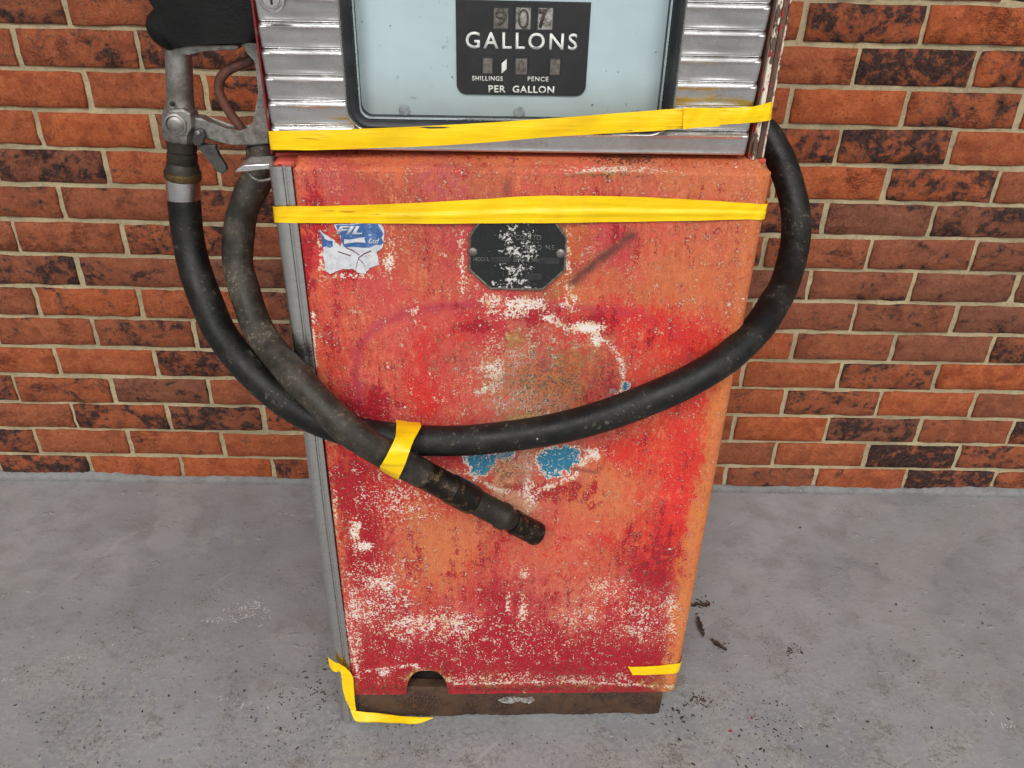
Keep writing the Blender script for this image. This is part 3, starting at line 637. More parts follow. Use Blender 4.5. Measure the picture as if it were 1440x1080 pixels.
# rusty base frame under the panel
sk = []
u0, u1 = loc(P(503, 990))[0], loc(P(931, 990))[0]
zt_ = ZB+.004
v, f = [], []
ns = 90
pr = [(-.03, zt_), (-.014, zt_-.001), (-.008, zt_-.012), (-.006, .035), (-.007, .02), (-.010, .002)]
for i in range(ns+1):
    u = u0+(u1-u0)*i/ns
    for (w_, z) in pr: v.append(L2W(u, w_ + .0012*math.sin(i*.31+z*90) + rng.normal(0, .0005), max(.001, z + (rng.normal(0, .0008) if z < .03 else 0))))
n = len(pr)
for i in range(ns):
    for j in range(n-1): f.append((i*n+j, (i+1)*n+j, (i+1)*n+j+1, i*n+j+1))
f.append(tuple(range(n))); f.append(tuple(ns*n+j for j in range(n))[::-1])
smooth_by_angle(mesh('base_frame', v, f, RUSTY, pump), 45)
flat_pts = [(700, 985), (708, 981), (722, 980), (738, 982), (749, 980), (752, 985), (744, 990), (730, 986), (718, 990), (706, 988)]
pxpoly('paint_remnant', flat_pts, -.0056, .0012, mat_simple('flaking_grey_paint', (168, 166, 160), (120, 114, 106), .7, 0, 160, extra=(80, 62, 48, .5, .9), bmp=.001), pump)
lbox('base_plinth', u0+.004, u1-.004, DEP+.02, -.031, .001, ZB-.004, INNER, pump, .002)
lbox('inner_plate', arch[0]-.04, arch[1]+.06, -.16, -.154, .03, ZB+.10, INNER, pump, .001)

# --- upper housing, bezel and dial
WB = -.018
hl = loc(P(366, 120, -.045))[0]; hr = loc(P(1094, 120, -.045))[0]
bl = loc(P(370.5, 110, WB))[0]; br = loc(P(1069, 110, WB))[0]
ZBB = np.mean([loc(P(x, y, WB))[2] for x, y in ((400, 211), (720, 216), (1040, 222))])
ZTOP = 1.62
print('housing', hl, hr, bl, br, ZBB)
lbox('upper_housing', hl, hr, DEP+.01, -.062, ZC, ZTOP, BODY, pump, .006, 3)
rz = [np.mean([loc(P(420, a, WB))[2], loc(P(1010, b, WB))[2]]) for a, b in ((30.5, 46), (69, 83.5), (106, 119.5), (141.5, 154.5), (175.5, 190))]
print('ribs', rz)
pit = (rz[0]-rz[-1])/4; edges = [rz[-1] + pit*k for k in range(0, 16)]
gol = loc(P(483, 80, WB))[0]; gor = loc(P(955, 80, WB))[0]; gz = np.mean([loc(P(560, 184, WB+.004))[2], loc(P(860, 192, WB+.004))[2]])
GW = .0125
def rib(u0, u1, z0, z1, name='rib_panel'):
    nu, nz_ = 22, 16; v = []; f = []; L_ = u1-u0; H = z1-z0
    seed = random.random()*9
    us_ = [0, .0012, .0028, .0045, .007, .010] ; us_ = us_ + list(np.linspace(.02, L_-.02, nu-12)) + [L_-x for x in us_[::-1]]
    ts = [0, .02, .06, .12, .2, .3, .4, .5, .6, .7, .76, .81, .85, .89, .94, 1.0]
    for t in ts:
        for x in us_:
            e = min(x, L_-x)
            wv = WB - .0055*(1-t)**1.1                   # leans out towards the top edge
            if t > .85: wv -= .0062*((t-.85)/.15)**1.25
            if t < .04: wv -= .002*(1-t/.04)
            wv -= .004*max(0, 1-e/.003)**2
            ins = min(1, max(0, (e-.005)/.004))*min(1, max(0, (t-.08)/.1))*min(1, max(0, (.84-t)/.1))
            wv -= .0013*ins
            wv += .0006*math.sin(x*70+seed+t*3)*math.sin(t*3.14)*ins
            v.append(L2W(u0+x, wv, z0+H*t))
    m_ = len(us_)
    for j in range(len(ts)-1):
        for i in range(m_-1): f.append((j*m_+i, j*m_+i+1, (j+1)*m_+i+1, (j+1)*m_+i))
    base_n = len(v)
    # closed back
    for (u_, z_) in ((u0, z0), (u1, z0), (u1, z1), (u0, z1)): v.append(L2W(u_, -.06, z_))
    b0, b1, b2, b3 = range(base_n, base_n+4); T = len(ts)-1
    f.append(tuple([b0, b1] + [i for i in range(m_-1, -1, -1)])); f.append(tuple([b2, b3] + [T*m_+i for i in range(m_)]))
    f.append(tuple([b3, b0] + [j*m_ for j in range(T+1)])); f.append(tuple([b1, b2] + [j*m_+m_-1 for j in range(T, -1, -1)]))
    return smooth_by_angle(mesh(name, v, f, ALU, pump), 60)
GAPR = .0002
for a, b in zip(edges[:-1], edges[1:]):
    rib(bl, gol+.009, a+GAPR, b-.0002); rib(gor-.009, br, a+GAPR, b-.0002)
rib(bl, br, ZBB, edges[0]-.0002, 'bottom_rail')
GTOP = edges[13]
rib(bl, br, edges[-1]+GAPR, ZTOP-.004, 'top_rail')
lbox('upper_rail', gol, gor, -.06, WB-.004, GTOP+.004, edges[-1], ALU, pump, .003)
# gasket ring: swept rounded rectangle
def rrect(u0, u1, z0, z1, r, n=8):
    p = []
    for cx, cz, a0 in ((u1-r, z0+r, -90), (u1-r, z1-r, 0), (u0+r, z1-r, 90), (u0+r, z0+r, 180)):
        for k in range(n+1): a = R(a0+90*k/n); p.append((cx+r*math.cos(a), cz+r*math.sin(a)))
    return p
def ringsweep(name, secs, mat, parent):        # secs: (outline, w) rings in order
    v = []; f = []; n = len(secs[0][0])
    for pts, w_ in secs:
        for (u, z) in pts: v.append(L2W(u, w_, z))
    for s in range(len(secs)-1):
        for i in range(n): j = (i+1) % n; f.append((s*n+i, s*n+j, (s+1)*n+j, (s+1)*n+i))
    return smooth_by_angle(mesh(name, v, f, mat, parent), 40)
def ins(e, r): return rrect(gol+e, gor-e, gz+e, GTOP-e, max(.004, r-e))
RC = .026
ringsweep('window_trim', [(ins(-.0018, RC), -.030), (ins(-.0018, RC), WB+.0025), (ins(0, RC), WB+.0035), (ins(.0015, RC), WB+.0025)], ALU, pump)
ringsweep('gasket', [(ins(.0012, RC), -.03), (ins(.0012, RC), WB+.003), (ins(.003, RC), WB+.0055), (ins(.0065, RC), WB+.0062), (ins(GW-.002, RC), WB+.004), (ins(GW, RC), WB+.001), (ins(GW, RC), -.052)], GASK, pump)
ringsweep('glazing_bead', [(ins(GW-.0005, RC), -.0215), (ins(GW+.0008, RC), -.0195), (ins(GW+.0016, RC), -.021), (ins(GW+.0018, RC), -.026)], ALU, pump)
WD = -.046
lpoly('dial', ins(GW-.003, RC), WD-.004, WD, DIAL, pump)
lpoly('window_pane', ins(GW-.001, RC), -.0285, -.0255, GLASS, pump)
def uz(px, py, w_=WD): q = loc(P(px, py, w_)); return q[0], q[2]
# black register plate with rounded lower corners
(a0, _), (a1, _) = uz(641.5, 60), uz(827.5, 60); zb_ = np.mean([uz(700, 132.5)[1], uz(780, 134.5)[1]]); zt2 = uz(735, 1)[1]
rr = .011; pl = []
for cx, cz, s in ((a0+rr, zb_+rr, 180), (a1-rr, zb_+rr, 270)):
    for k in range(9): a = R(s+90*k/8); pl.append((cx+rr*math.cos(a), cz+rr*math.sin(a)))
pl += [(a1, zt2), (a0, zt2)]
rp = lpoly('register_plate', pl, WD, WD+.0022, BLACK, pump, .0004, 1)
WP = WD+.0022
def text(name, s, pxl, pxr, pyb, pyt, mat, parent, w_, depth=.0004, weight=0.0, shear=0.0, space=1.0):
    c = bpy.data.curves.new('t', 'FONT'); c.body = s; c.extrude = 0; c.offset = weight; c.shear = shear; c.space_character = space; c.resolution_u = 4
    o = bpy.data.objects.new('t', c); C.objects.link(o); bpy.context.view_layer.update()
    me = bpy.data.meshes.new_from_object(o.evaluated_get(bpy.context.evaluated_depsgraph_get())); bpy.data.objects.remove(o)
    co = np.array([q.co[:] for q in me.vertices]); lo, hi = co.min(0), co.max(0)
    ul, zl = uz(pxl, pyb, w_); ur, zr = uz(pxr, pyb + (pxr-pxl)*.022, w_); zt_ = uz(pxl, pyt, w_)[1]
    bm = bmesh.new(); bm.from_mesh(me)
    for q in bm.verts:
        a = (q.co.x-lo[0])/(hi[0]-lo[0]); b = (q.co.y-lo[1])/(hi[1]-lo[1])
        q.co = Vector(L2W(ul+(ur-ul)*a, w_+depth, (zl+zr)/2+(zt_-zl)*b))
    me.materials.clear(); r_ = bmesh.ops.extrude_face_region(bm, geom=bm.faces[:])
    for q in [g for g in r_['geom'] if isinstance(g, bmesh.types.BMVert)]: q.co -= Vector(W)*depth*.95
    return from_bm(name, bm, mat, parent)
text('lettering', 'GALLONS', 655, 811, 67.5, 44, WHITE, rp, WP, weight=.012, space=1.25)
text('lettering', 'SHILLINGS', 664, 707, 113, 106.5, WHITE, rp, WP, weight=.012, space=1.15)
text('lettering', 'PENCE', 742, 771, 114, 107.5, WHITE, rp, WP, weight=.012, space=1.15)
text('lettering', 'PER  GALLON', 687, 779, 129.5, 119.5, WHITE, rp, WP, weight=.02, space=1.1)
u_, z_ = uz(709, 93, WP)
lpoly('divider_mark', [(u_-.0028, z_-.008), (u_+.0028, z_-.003), (u_+.0028, z_+.008), (u_-.0028, z_+.003)], WP+.0001, WP+.0005, WHITE, rp)
def counter(x0, x1, y0, y1, mat, dig, frame):
    c0 = uz(x0, (y0+y1)/2, WP); c1 = uz(x1, (y0+y1)/2, WP); zb = uz((x0+x1)/2, y1, WP)[1]; zt = uz((x0+x1)/2, y0, WP)[1]
    if frame:
        fr = ringsweep('counter_frame', [([(c0[0]-e, zb-e), (c1[0]+e, zb-e), (c1[0]+e, zt+e), (c0[0]-e, zt+e)], w_) for e, w_ in ((.0022, WP), (.0018, WP+.0012), (.0002, WP+.0012), (0, WP+.0001))], GASK, rp)
    v = []; f = []; k = 9
    for i in range(k):
        t = i/(k-1); z = zb+(zt-zb)*t; w_ = WP+.0003+.0008*math.sin(math.pi*t)
        v += [L2W(c0[0], w_, z), L2W(c1[0], w_, z)]
        if i: f.append((2*i-2, 2*i-1, 2*i+1, 2*i))
    dr = mesh('number_drum', v, f, mat, rp, smooth=True)
    if dig: text('digit', dig[0], x0+(x1-x0)*dig[1], x0+(x1-x0)*dig[2], y0+(y1-y0)*dig[3], y0+(y1-y0)*dig[4], DIGIT, dr, WP+.0012, weight=dig[5])
counter(694.5, 714.5, 11, 40, DRUM, ('9', .08, .92, .88, .05, .03), True)
counter(725.5, 746, 10.5, 41, DRUMW, ('0', .12, .88, .95, -.25 + .3, -.004), True)
counter(756.5, 777, 11, 41.5, DRUMW, ('7', .0, .6, .95, .05, .05), True)
counter(679.5, 692, 81.5, 103, DRUM, None, True)
counter(725, 741, 82, 104.5, DRUM, ('0', .24, .72, .88, .1, -.012), True)
counter(774, 787, 83, 105, DRUM, None, True)
for x, y in ((569, 155), (730, 158), (893, 161)):
    c = P(x, y, WD); s = 8*mpp(c); v, f = lathe(c, c+W*.0025, [(0, s), (.6, s), (1, s*.8)], 20); mesh('dial_rivet', v, f, SPOT, pump)
# lock on the bezel
c = P(383, -3, WB-.001); s = mpp(c)
lk = mesh('lock', *lathe(c, c+W*.006, [(0, 19*s), (.5, 19*s), (.8, 17.5*s), (.85, 15*s), (.45, 13.5*s), (.45, 12*s), (1.0, 11*s), (1.0, 10*s)], 32), ALU, pump); smooth_by_angle(lk, 40)
ku, _, kz = loc(c)
lpoly('keyhole', [(ku-.0012, kz-.006), (ku+.0012, kz-.006), (ku+.0012, kz+.006), (ku-.0012, kz+.006)], WB+.0045, WB+.0056, GASK, lk)
# folded, chipped edges of the housing beside the bezel
def strip(name, px0, px1, w0, w1, mat):
    a = loc(P(px0, 110, w1))[0]; b = loc(P(px1, 110, w1))[0]
    return lbox(name, a, b, w0, w1, ZC, ZTOP-.004, mat, pump, .0012, 2)
strip('side_flange', 1070.5, 1075.5, -.061, -.034, SIDE2)
strip('side_flange', 1076, 1083, -.061, -.028, SIDE)
strip('side_flange', 1083.5, 1091, -.061, -.036, SIDE2)
strip('side_flange', 1091.2, 1094.2, -.061, -.040, SIDE)
strip('side_flange', 366.5, 369.6, -.061, -.026, CREDGE)
# octagonal maker's plate
oct_ = [(676, 307), (660, 331), (659, 379), (689, 406), (763, 407.5), (795, 380), (797, 332.5), (778, 307)]
o_uz = [uz(x, y, .003) for x, y in oct_]; cu = np.mean([p[0] for p in o_uz]); cz = np.mean([p[1] for p in o_uz])
np_ = lpoly('maker_plate', o_uz, -.002, .0032, PLATE, pump, .0006, 2)
def sc_(k): return [(cu+(u-cu)*k, cz+(z-cz)*k) for u, z in o_uz]
ringsweep('plate_rim', [(sc_(1.004), .0022), (sc_(1.0), .0046), (sc_(.985), .0050), (sc_(.965), .0046), (sc_(.955), .0030)], mat_simple('worn_plate_edge', (84, 83, 78), (128, 125, 116), .4, .4, 160, extra=(150, 146, 136, .62, .6)), np_)
for x, y in ((665, 354), (788, 356)):
    c = P(x, y, .003); v, f = lathe(c, c+W*.0035, [(0, .0058), (.5, .0056), (.9, .0040), (1, .0015)], 16); smooth_by_angle(mesh('screw', v, f, CAST, np_), 40)
for s, a, b, yb, yt in (('MODEL', 666, 688, 367, 361.5), ('SERIAL No', 722, 757, 368, 361.5), ('CO. LTD', 724, 761, 337, 330), ('ROAD  N.E.', 738, 781, 350.5, 344), ('MADE IN ENGLAND', 700, 752, 402, 397)):
    if 'MADE' in s: continue
    text('lettering', s, a, b, yb, yt, GREYN, np_, .0033, .0004, .005)
for x0, y0, x1, y1 in ((690, 362, 718, 369), (757, 363, 787, 371), (738, 385, 762, 393)):
    (ua, za), (ub, zb2) = uz(x0, y1, .0033), uz(x1, y0, .0033); lpoly('stamped_field', [(ua, za), (ub, za), (ub, zb2), (ua, zb2)], .0030, .0038, mat_simple('stamped_field', (58, 60, 60), (46, 48, 48), .45, .2, 90), np_, .0003, 1)
# torn sticker
def ragged(pts, amp, n=5):
    o = []
    for (x0, y0), (x1, y1) in zip(pts, pts[1:]+pts[:1]):
        for k in range(n): t = k/n; o.append((x0+(x1-x0)*t+random.gauss(0, amp), y0+(y1-y0)*t+random.gauss(0, amp)))
    return o
def flat(name, pxs, w_, th, mat, parent): return lpoly(name, [uz(x, y, w_) for x, y in pxs], w_-th, w_, mat, parent)
SW = .0022
st = flat('sticker', ragged([(450, 324), (456, 330), (470, 338), (478, 346), (481, 338), (474, 326), (470, 316), (500, 314), (536, 314), (541, 330), (538, 348), (530, 356), (534, 372), (518, 378), (514, 385), (502, 383), (496, 378), (476, 380), (464, 386), (457, 378), (454, 352)], .8, 3), SW, .0016, SWHITE, pump)
st['label'] = 'torn blue and white sticker'
flat('print_band', ragged([(472, 317), (496, 315.5), (530, 315), (538, 325), (538, 345), (520, 347), (486, 347), (480, 340), (478, 330)], .8, 4), SW+.0004, .0003, SBLUE, st)
flat('print_band', ragged([(449, 325), (455, 332), (458, 337), (468, 340), (467, 347), (453, 347)], .8, 3), SW+.0004, .0003, SBLUE, st)
text('lettering', 'FIL', 472, 510, 329, 317.5, SWHITE, st, SW+.0005, .0002, .03, .35)
text('lettering', 'Fuelling', 510, 534, 332, 325, SWHITE, st, SW+.0005, .0002, .01, .3) if False else None
text('lettering', 'Ltd', 518, 534, 342, 335, SWHITE, st, SW+.0005, .0002, .01, .35)
flat('white_rule', ragged([(484, 336), (514, 334), (514, 340.5), (484, 342)], .7, 4), SW+.0006, .0002, SWHITE, st)
CRK = mat_simple('sticker_crack', (112, 60, 58), (92, 60, 58), .8)
for pts in ([(475, 353), (484, 356), (493, 359)], [(522, 352), (512, 356), (504, 362), (502, 370), (500, 378)], [(504, 363), (511, 370), (515, 381)], [(486, 347.5), (497, 352), (505, 358)]):
    q = pts + [(x+.3, y+1.6) for x, y in pts[::-1]]; flat('crack', q, SW+.0004, .0003, CRK, st)
# chrome hook that carries the nozzle
hk = pxpoly('nozzle_hook', [(329, 243), (333, 238), (343, 232), (380, 230), (384, 232), (384, 238), (345, 239), (337, 241)], -.05, .035, ALU, pump, .0015, 2)
v, f = tube(catmull([P(x, y, -.045) for x, y in ((350, 243), (356, 250), (365, 254), (376, 253), (384, 250))], 6), .0022, 10); mesh('hook_loop', v, f, CAST, hk, smooth=True)
lbox('hook_bracket', TL-.004, TL+.006, -.075, -.03, loc(P(380, 246, -.05))[2], loc(P(380, 230, -.05))[2]+.0, CAST, hk, .001)

# ------------------------------------------------------------------ hoses
def hose_path(pts, n=10, tail=()): return catmull([P(x, y, w_) for x, y, w_ in pts] + list(tail), n)
H1 = [(258, 262, -.11), (259, 283, -.11), (264, 330, -.10), (273, 375, -.085), (290, 424, -.06), (311, 469, -.03), (346, 514, .0), (393, 558, .018), (440, 588, .025), (490, 606, .028), (540, 615, .030), (595, 620, .034), (670, 619, .040), (770, 606, .046), (850, 585, .050), (925, 556, .046),
      (975, 532, .036), (1025, 500, .016), (1065, 461, -.02), (1089, 425, -.07), (1104, 398, -.11), (1117, 352, -.16), (1120, 318, -.19), (1117, 288, -.21), (1105, 245, -.24), (1091, 212, -.265)]
def wob(p, a, seed):                           # old rubber: slight kinks and flat spots
    r_ = np.random.default_rng(seed); k = len(p); o = np.zeros((k, 3)); rr = np.zeros(k)
    for q in range(5):
        fr, ph = r_.uniform(1, 6), r_.uniform(0, 6.3, 4); x = np.linspace(0, 6.283, k)
        o += a*r_.uniform(.3, 1)/(1+q*.3)*np.stack([np.sin(fr*x+ph[0]), np.sin(fr*x+ph[1]), np.sin(fr*x+ph[2])], 1); rr += .0002*np.sin(fr*1.7*x+ph[3])
    return p+o, rr
q_ = loc(P(1091, 212, -.265)); p1 = hose_path(H1, 8, [L2W(max(hr+.012, q_[0]-.028), -.285, q_[2]+.030), L2W(hr-.012, -.30, q_[2]+.046), L2W(hr-.05, -.305, q_[2]+.055)]); p1, rr_ = wob(p1, .0006, 3); r1 = .0210 + rr_ - .004*np.clip(1-np.arange(len(p1))/9., 0, 1)
v, f = tube(p1, r1, 28)
h1 = mesh('fuel_hose', v, f, HOSE1, base=p1[len(p1)//2], smooth=True)
tag(h1, 'long black rubber hose looping from the nozzle across the front of the pump', 'hose')
H2 = [(372, 185, -.13), (368, 215, -.12), (362, 250, -.11), (349, 278, -.10), (339, 306, -.095), (334, 345, -.085), (335, 374, -.075), (342, 403, -.06), (353, 437, -.04), (368, 470, -.018), (392, 503, .010), (422, 537, .036), (454, 570, .056), (490, 604, .068), (540, 637, .070), (597, 668, .062)]
p2 = hose_path(H2, 8)
h2r = tag(empty('loose_hose', p2[-1]), 'weathered grey brown hose with worn brass coupling hanging loose over the panel', 'hose')
p2, rr_ = wob(p2, .0004, 5); v, f = tube(p2, .0200 + rr_, 28); mesh('hose_tube', v, f, HOSE2, h2r, smooth=True)
A_, B_ = P(590, 664, .062), P(757, 752, .034); s = mpp(A_)
sleeve = mesh('coupling_sleeve', *lathe(A_, B_, [(0, 19*s), (0, 20.3*s), (.10, 20.5*s), (.23, 20.6*s), (.24, 22.2*s), (.41, 22.2*s), (.43, 21.4*s), (.43, 15*s)], 32), COUP, h2r); smooth_by_angle(sleeve, 35)
body = mesh('coupling_body', *lathe(A_, B_, [(.43, 15*s), (.43, 18.8*s), (.52, 18.9*s), (.65, 18.9*s), (.665, 20.8*s), (.70, 20.8*s), (.715, 18.5*s), (.735, 15.8*s), (.76, 15.8*s), (.77, 15*s)], 32), DKBR, h2r); smooth_by_angle(body, 35)
endk = mesh('coupling_end', *lathe(A_, B_, [(.765, 15*s), (.77, 18.5*s), (.785, 19.4*s), (.80, 18.6*s), (.95, 18.4*s), (.965, 19*s), (.99, 18.4*s), (1.0, 16.5*s), (1.0, 12*s), (.97, 10*s)], 32), COUP, h2r); smooth_by_angle(endk, 35)

# ------------------------------------------------------------------ nozzle
WN = -.11
A_, B_ = P(250.5, 60, WN), P(258.5, 286, WN); s = mpp(P(255, 180, WN)); T_ = lambda y: (y-60)/226
noz = tag(empty('fuel_nozzle', B_), 'aluminium fuel nozzle with black rubber boot and trigger guard beside the pump', 'nozzle')
def nl(name, prof, mat, seg=32, ang=35):
    return smooth_by_angle(mesh(name, *lathe(A_, B_, [(T_(y), r*s) for y, r in prof], seg), mat, noz), ang)
nl('barrel', [(58, 17.5), (70, 17.2), (100, 17.6), (135, 18.2), (142, 19), (148, 21), (152, 18)], CAST)
vb = nl('valve_body', [(143, 17), (147, 21), (155, 25), (162, 26), (184, 26), (190, 24), (194, 20), (194, 15)], CAST, 8, 20)
nl('swivel', [(192, 18), (193, 20.5), (206, 20.5), (208, 19), (210, 19.2), (211, 20.8), (222, 21), (224, 20), (227, 22.5), (234, 23.5), (238, 24.5)], DKBR)
nl('swivel_ring', [(236, 22), (237, 25.5), (239, 26), (246, 26), (248, 25.2), (248, 20)], BRASS)
nl('ferrule', [(247, 20), (248, 24.3), (252, 24.2), (278, 23.2), (282, 22.6), (284, 21), (284, 18)], ALU)
c = P(246, 176, WN+.024)
cap = mesh('valve_cap', *lathe(c-W*.012, c+W*.004, [(0, 16*s), (.55, 16*s), (.75, 15*s), (.8, 12.5*s), (.62, 12.3*s), (.75, 9*s), (.8, 3*s)], 28), CAST, noz); smooth_by_angle(cap, 35)
c = P(243, 146, WN+.020); mesh('pin', *lathe(c, c+W*.004, [(0, 3.2*s), (.7, 3.2*s), (1, 2*s)], 12), DKBR, noz)
pxpoly('valve_body_face', [(232, 160), (237, 154), (256, 153), (268, 160), (270, 180), (264, 192), (238, 191), (232, 184)], WN+.008, .028, CAST, noz, .003, 3, smooth=False)
# boot: rounded rubber cover over the elbow of the nozzle
bt = pxpoly('rubber_boot', [(232, 75), (222, 71), (210, 62), (201, 50), (197, 37), (199, 25), (206, 17), (217, 14), (226, 11), (229, 0), (229, -30), (236, -60), (300, -75), (372, -75), (372, 60), (345, 61), (300, 62), (262, 65), (246, 69)], WN, .072, BOOT, noz, .019, 6)
smooth_by_angle(bt, 60)
pxpoly('body_bar', [(232, 70), (262, 63), (330, 62), (336, 64), (335, 69), (330, 71), (285, 72), (264, 74), (258, 78), (236, 80)], WN+.004, .022, CAST, noz, .0025, 3)
gd = pxpoly('trigger_guard', [(336, 62), (348, 60), (380, 60), (382, 130), (378, 203), (352, 205.5), (322, 203), (300, 199), (286, 194), (274, 186), (270, 174), (273, 165), (283, 166), (298, 176), (318, 184), (338, 187), (350, 183), (358, 175), (361, 163), (363, 130), (364, 100), (360, 84), (350, 73)], WN, .020, CAST, noz, .0028, 3)
v, f = tube(catmull([P(x, y, WN) for x, y in ((356, 82), (345, 88), (330, 94), (317, 102), (309, 113), (308, 128), (315, 145), (325, 161), (336, 176), (344, 188))], 6), 6.6*s, 14); mesh('trigger_lever', v, f, LEVER, noz, smooth=True)
pxpoly('latch_link', [(271, 190), (273, 184), (279, 181), (286, 184), (288, 192), (286, 201), (281, 206), (274, 205), (270, 199)], WN+.014, .008, DKMET, noz, .0015, 2)
c = P(279, 187, WN+.018); mesh('pin', *lathe(c, c+W*.003, [(0, 3.4*s), (.6, 3.2*s), (1, 1.5*s)], 12), CAST, noz)
pxpoly('latch_finger', [(281, 203), (291, 206), (303, 204), (302, 211), (307, 219), (317, 233), (319, 240), (313, 245), (305, 242), (297, 228), (287, 218), (277, 208)], WN+.010, .010, DKMET, noz, .002, 2)
v, f = tube(catmull([P(x, y, WN+.006) for x, y in ((270, 168), (280, 172), (290, 178), (294, 186))], 5), 3*s, 10); mesh('pivot_arm', v, f, DKMET, noz, smooth=True)

# ------------------------------------------------------------------ yellow tape
def ribbon(name, rows, label, across=7, n=8, wr=.0006, crease=None, group='strips of yellow tape', th=.0005):
    # rows: (top px, bottom px, w at top, w at bottom) along the strip
    pt = lambda q, w_: P(q[0], q[1], w_) if len(q) == 2 else np.asarray(q)
    T = catmull([pt(r[0], r[2]) for r in rows], n); B = catmull([pt(r[1], r[3]) for r in rows], n); k = len(T); v = []; f = []
    ph = random.random()*9
    for i in range(k):
        for j in range(across):
            t = j/(across-1); p = T[i]*(1-t)+B[i]*t
            o = wr*(math.sin(i*.35+ph+t*2)+.6*math.sin(i*.9+t*5+ph*2)) + (crease(i/(k-1), t) if crease else 0)
            v.append(p + W*(o+wr*1.2))
    m_ = len(v)
    for i in range(m_): v.append(v[i]-W*th)
    for i in range(k-1):
        for j in range(across-1):
            a = i*across+j; q = (a, a+1, a+across+1, a+across); f.append(q); f.append(tuple(m_+x for x in q[::-1]))
    for i in range(k-1):
        for j in (0, across-1):
            a = i*across+j; f.append((a, a+across, m_+a+across, m_+a))
    o = mesh(name, v, f, TAPE, base=T[0], smooth=True); smooth_by_angle(o, 60)
    return tag(o, label, 'tape', group)
WT = WB+.0068
def wrapR(yt, yb, px=1062):                    # round the panel's rounded corner and back along its side
    zt, zb = loc(P(px, yt, -.004))[2], loc(P(px, yb, -.004))[2]; o = []
    for a in (50, 20, 0):
        r_ = RAD+.0022; u, w_ = UR-RAD+r_*math.cos(R(a)), -RAD+r_*math.sin(R(a)); o.append((tuple(L2W(u, w_, zt)), tuple(L2W(u, w_, zb)), 0, 0))
    o.append((tuple(L2W(UR+.0022, -.05, zt)), tuple(L2W(UR+.0022, -.05, zb)), 0, 0)); return o
ribbon('yellow_tape', [((376, 182), (380, 208), -.055, -.055), ((378.5, 184), (382, 210), WT-.016, WT-.016), ((383, 184.5), (386, 211), WT-.004, WT-.004), ((440, 183.5), (442, 211), WT, WT), ((500, 181.5), (502, 209.5), WT, WT), ((640, 175.5), (640, 203.5), WT, WT), ((780, 166), (780, 192.5), WT, WT), ((900, 157), (900, 185.5), WT, WT), ((960, 152.5), (960, 180.5), WT, WT),
    ((1010, 152), (1010, 176), WT, WT), ((1045, 151), (1045, 173.5), WT-.002, WT-.002), ((1066, 148.5), (1066, 172), -.018, -.018), ((1084.5, 143.5), (1083, 169), -.026, -.026), ((1086, 142), (1084, 168), -.05, -.05)],
    'yellow tape strip slanting across the aluminium bezel below the dial', crease=lambda s_, t: -.001*abs(t-.5)*2)
ribbon('tape_patch', [((961, 151), (960, 182), WT+.0016, WT+.0016), ((985, 151.5), (984, 179), WT+.0016, WT+.0016), ((1012, 151.5), (1012, 177), WT+.0014, WT+.0014)], 'short wrinkled yellow tape patch lapped over the slanting strip on the bezel', wr=.0009)
ribbon('yellow_tape', [((385, 289.5), (387, 312), -.03, -.03), ((384, 290), (386, 312.5), -.006, -.006), ((390, 290.5), (392, 313), .0045, .0045), ((412, 290), (413, 313), .0045, .0045), ((470, 289), (470, 313.5), .003, .003), ((560, 286.5), (560, 314), .003, .003), ((665, 280.5), (665, 314), .004, .0065), ((740, 276), (740, 313.5), .0045, .0070), ((800, 275), (800, 313), .0045, .006),
    ((870, 276), (870, 312), .004, .003), ((990, 281.5), (990, 309.5), .003, .003), ((1045, 285), (1045, 308.5), .002, .002), *wrapR(286.5, 308)],
    'yellow tape band stretched across the top of the red panel above the maker plate', across=13, crease=lambda s_, t: (.0022*math.exp(-((t-.62)/.10)**2)-.001*math.exp(-((t-.45)/.1)**2))*math.exp(-((s_-.55)/.25)**2))
ribbon('yellow_tape', [((461, 924), (464, 939), .006, .006), ((470, 931), (470, 944), .010, .010), ((479, 934), (478, 944), .008, .008), ((488, 941), (479.5, 947), .008, .008), ((496, 951), (480, 950), .0075, .0075), ((497.5, 965), (482, 968), .007, .007), ((499, 985), (487, 985), .006, .006), ((501, 999.5), (494, 1000), .004, .004)],
    'yellow tape hanging down the foot of the aluminium corner trim', wr=.0004)
ribbon('yellow_tape', [((500, 999), (493, 999), .005, .005), ((503, 1000), (502, 1014.5), .006, .016), ((530, 1003), (530, 1015.5), .004, .016), ((560, 1006.5), (560, 1016.5), .002, .014), ((588, 1008.5), (586, 1018), .002, .012), ((609, 1009), (608, 1010), .0, .001)],
    'yellow tape strip folded along the rusty base below the arched hole', wr=.0003)
ribbon('yellow_tape', [((883, 937), (890, 949.5), .0025, .0025), ((893, 938), (893, 949), .0022, .0022), ((920, 936.5), (920, 948.5), .0022, .0022), ((941, 934.5), (942, 947.5), .0015, .0015), *wrapR(932, 944.5, 948)],
    'short torn yellow tape end at the lower corner of the panel away from the trim', wr=.0003)
ribbon('yellow_tape', [((557, 590), (591, 594), .030, .030), ((557.5, 596), (592, 599.5), .047, .047), ((557, 604), (588, 607), .062, .062), ((556, 614), (581, 621), .080, .080), ((550, 628), (576, 634), .0925, .0925), ((541.5, 644), (569, 654), .0955, .0955), ((535, 655), (561.5, 670.5), .092, .092), ((534, 659), (560, 675), .078, .078)],
    'yellow tape tying the grey hose to the black hose', across=9, wr=.0008)

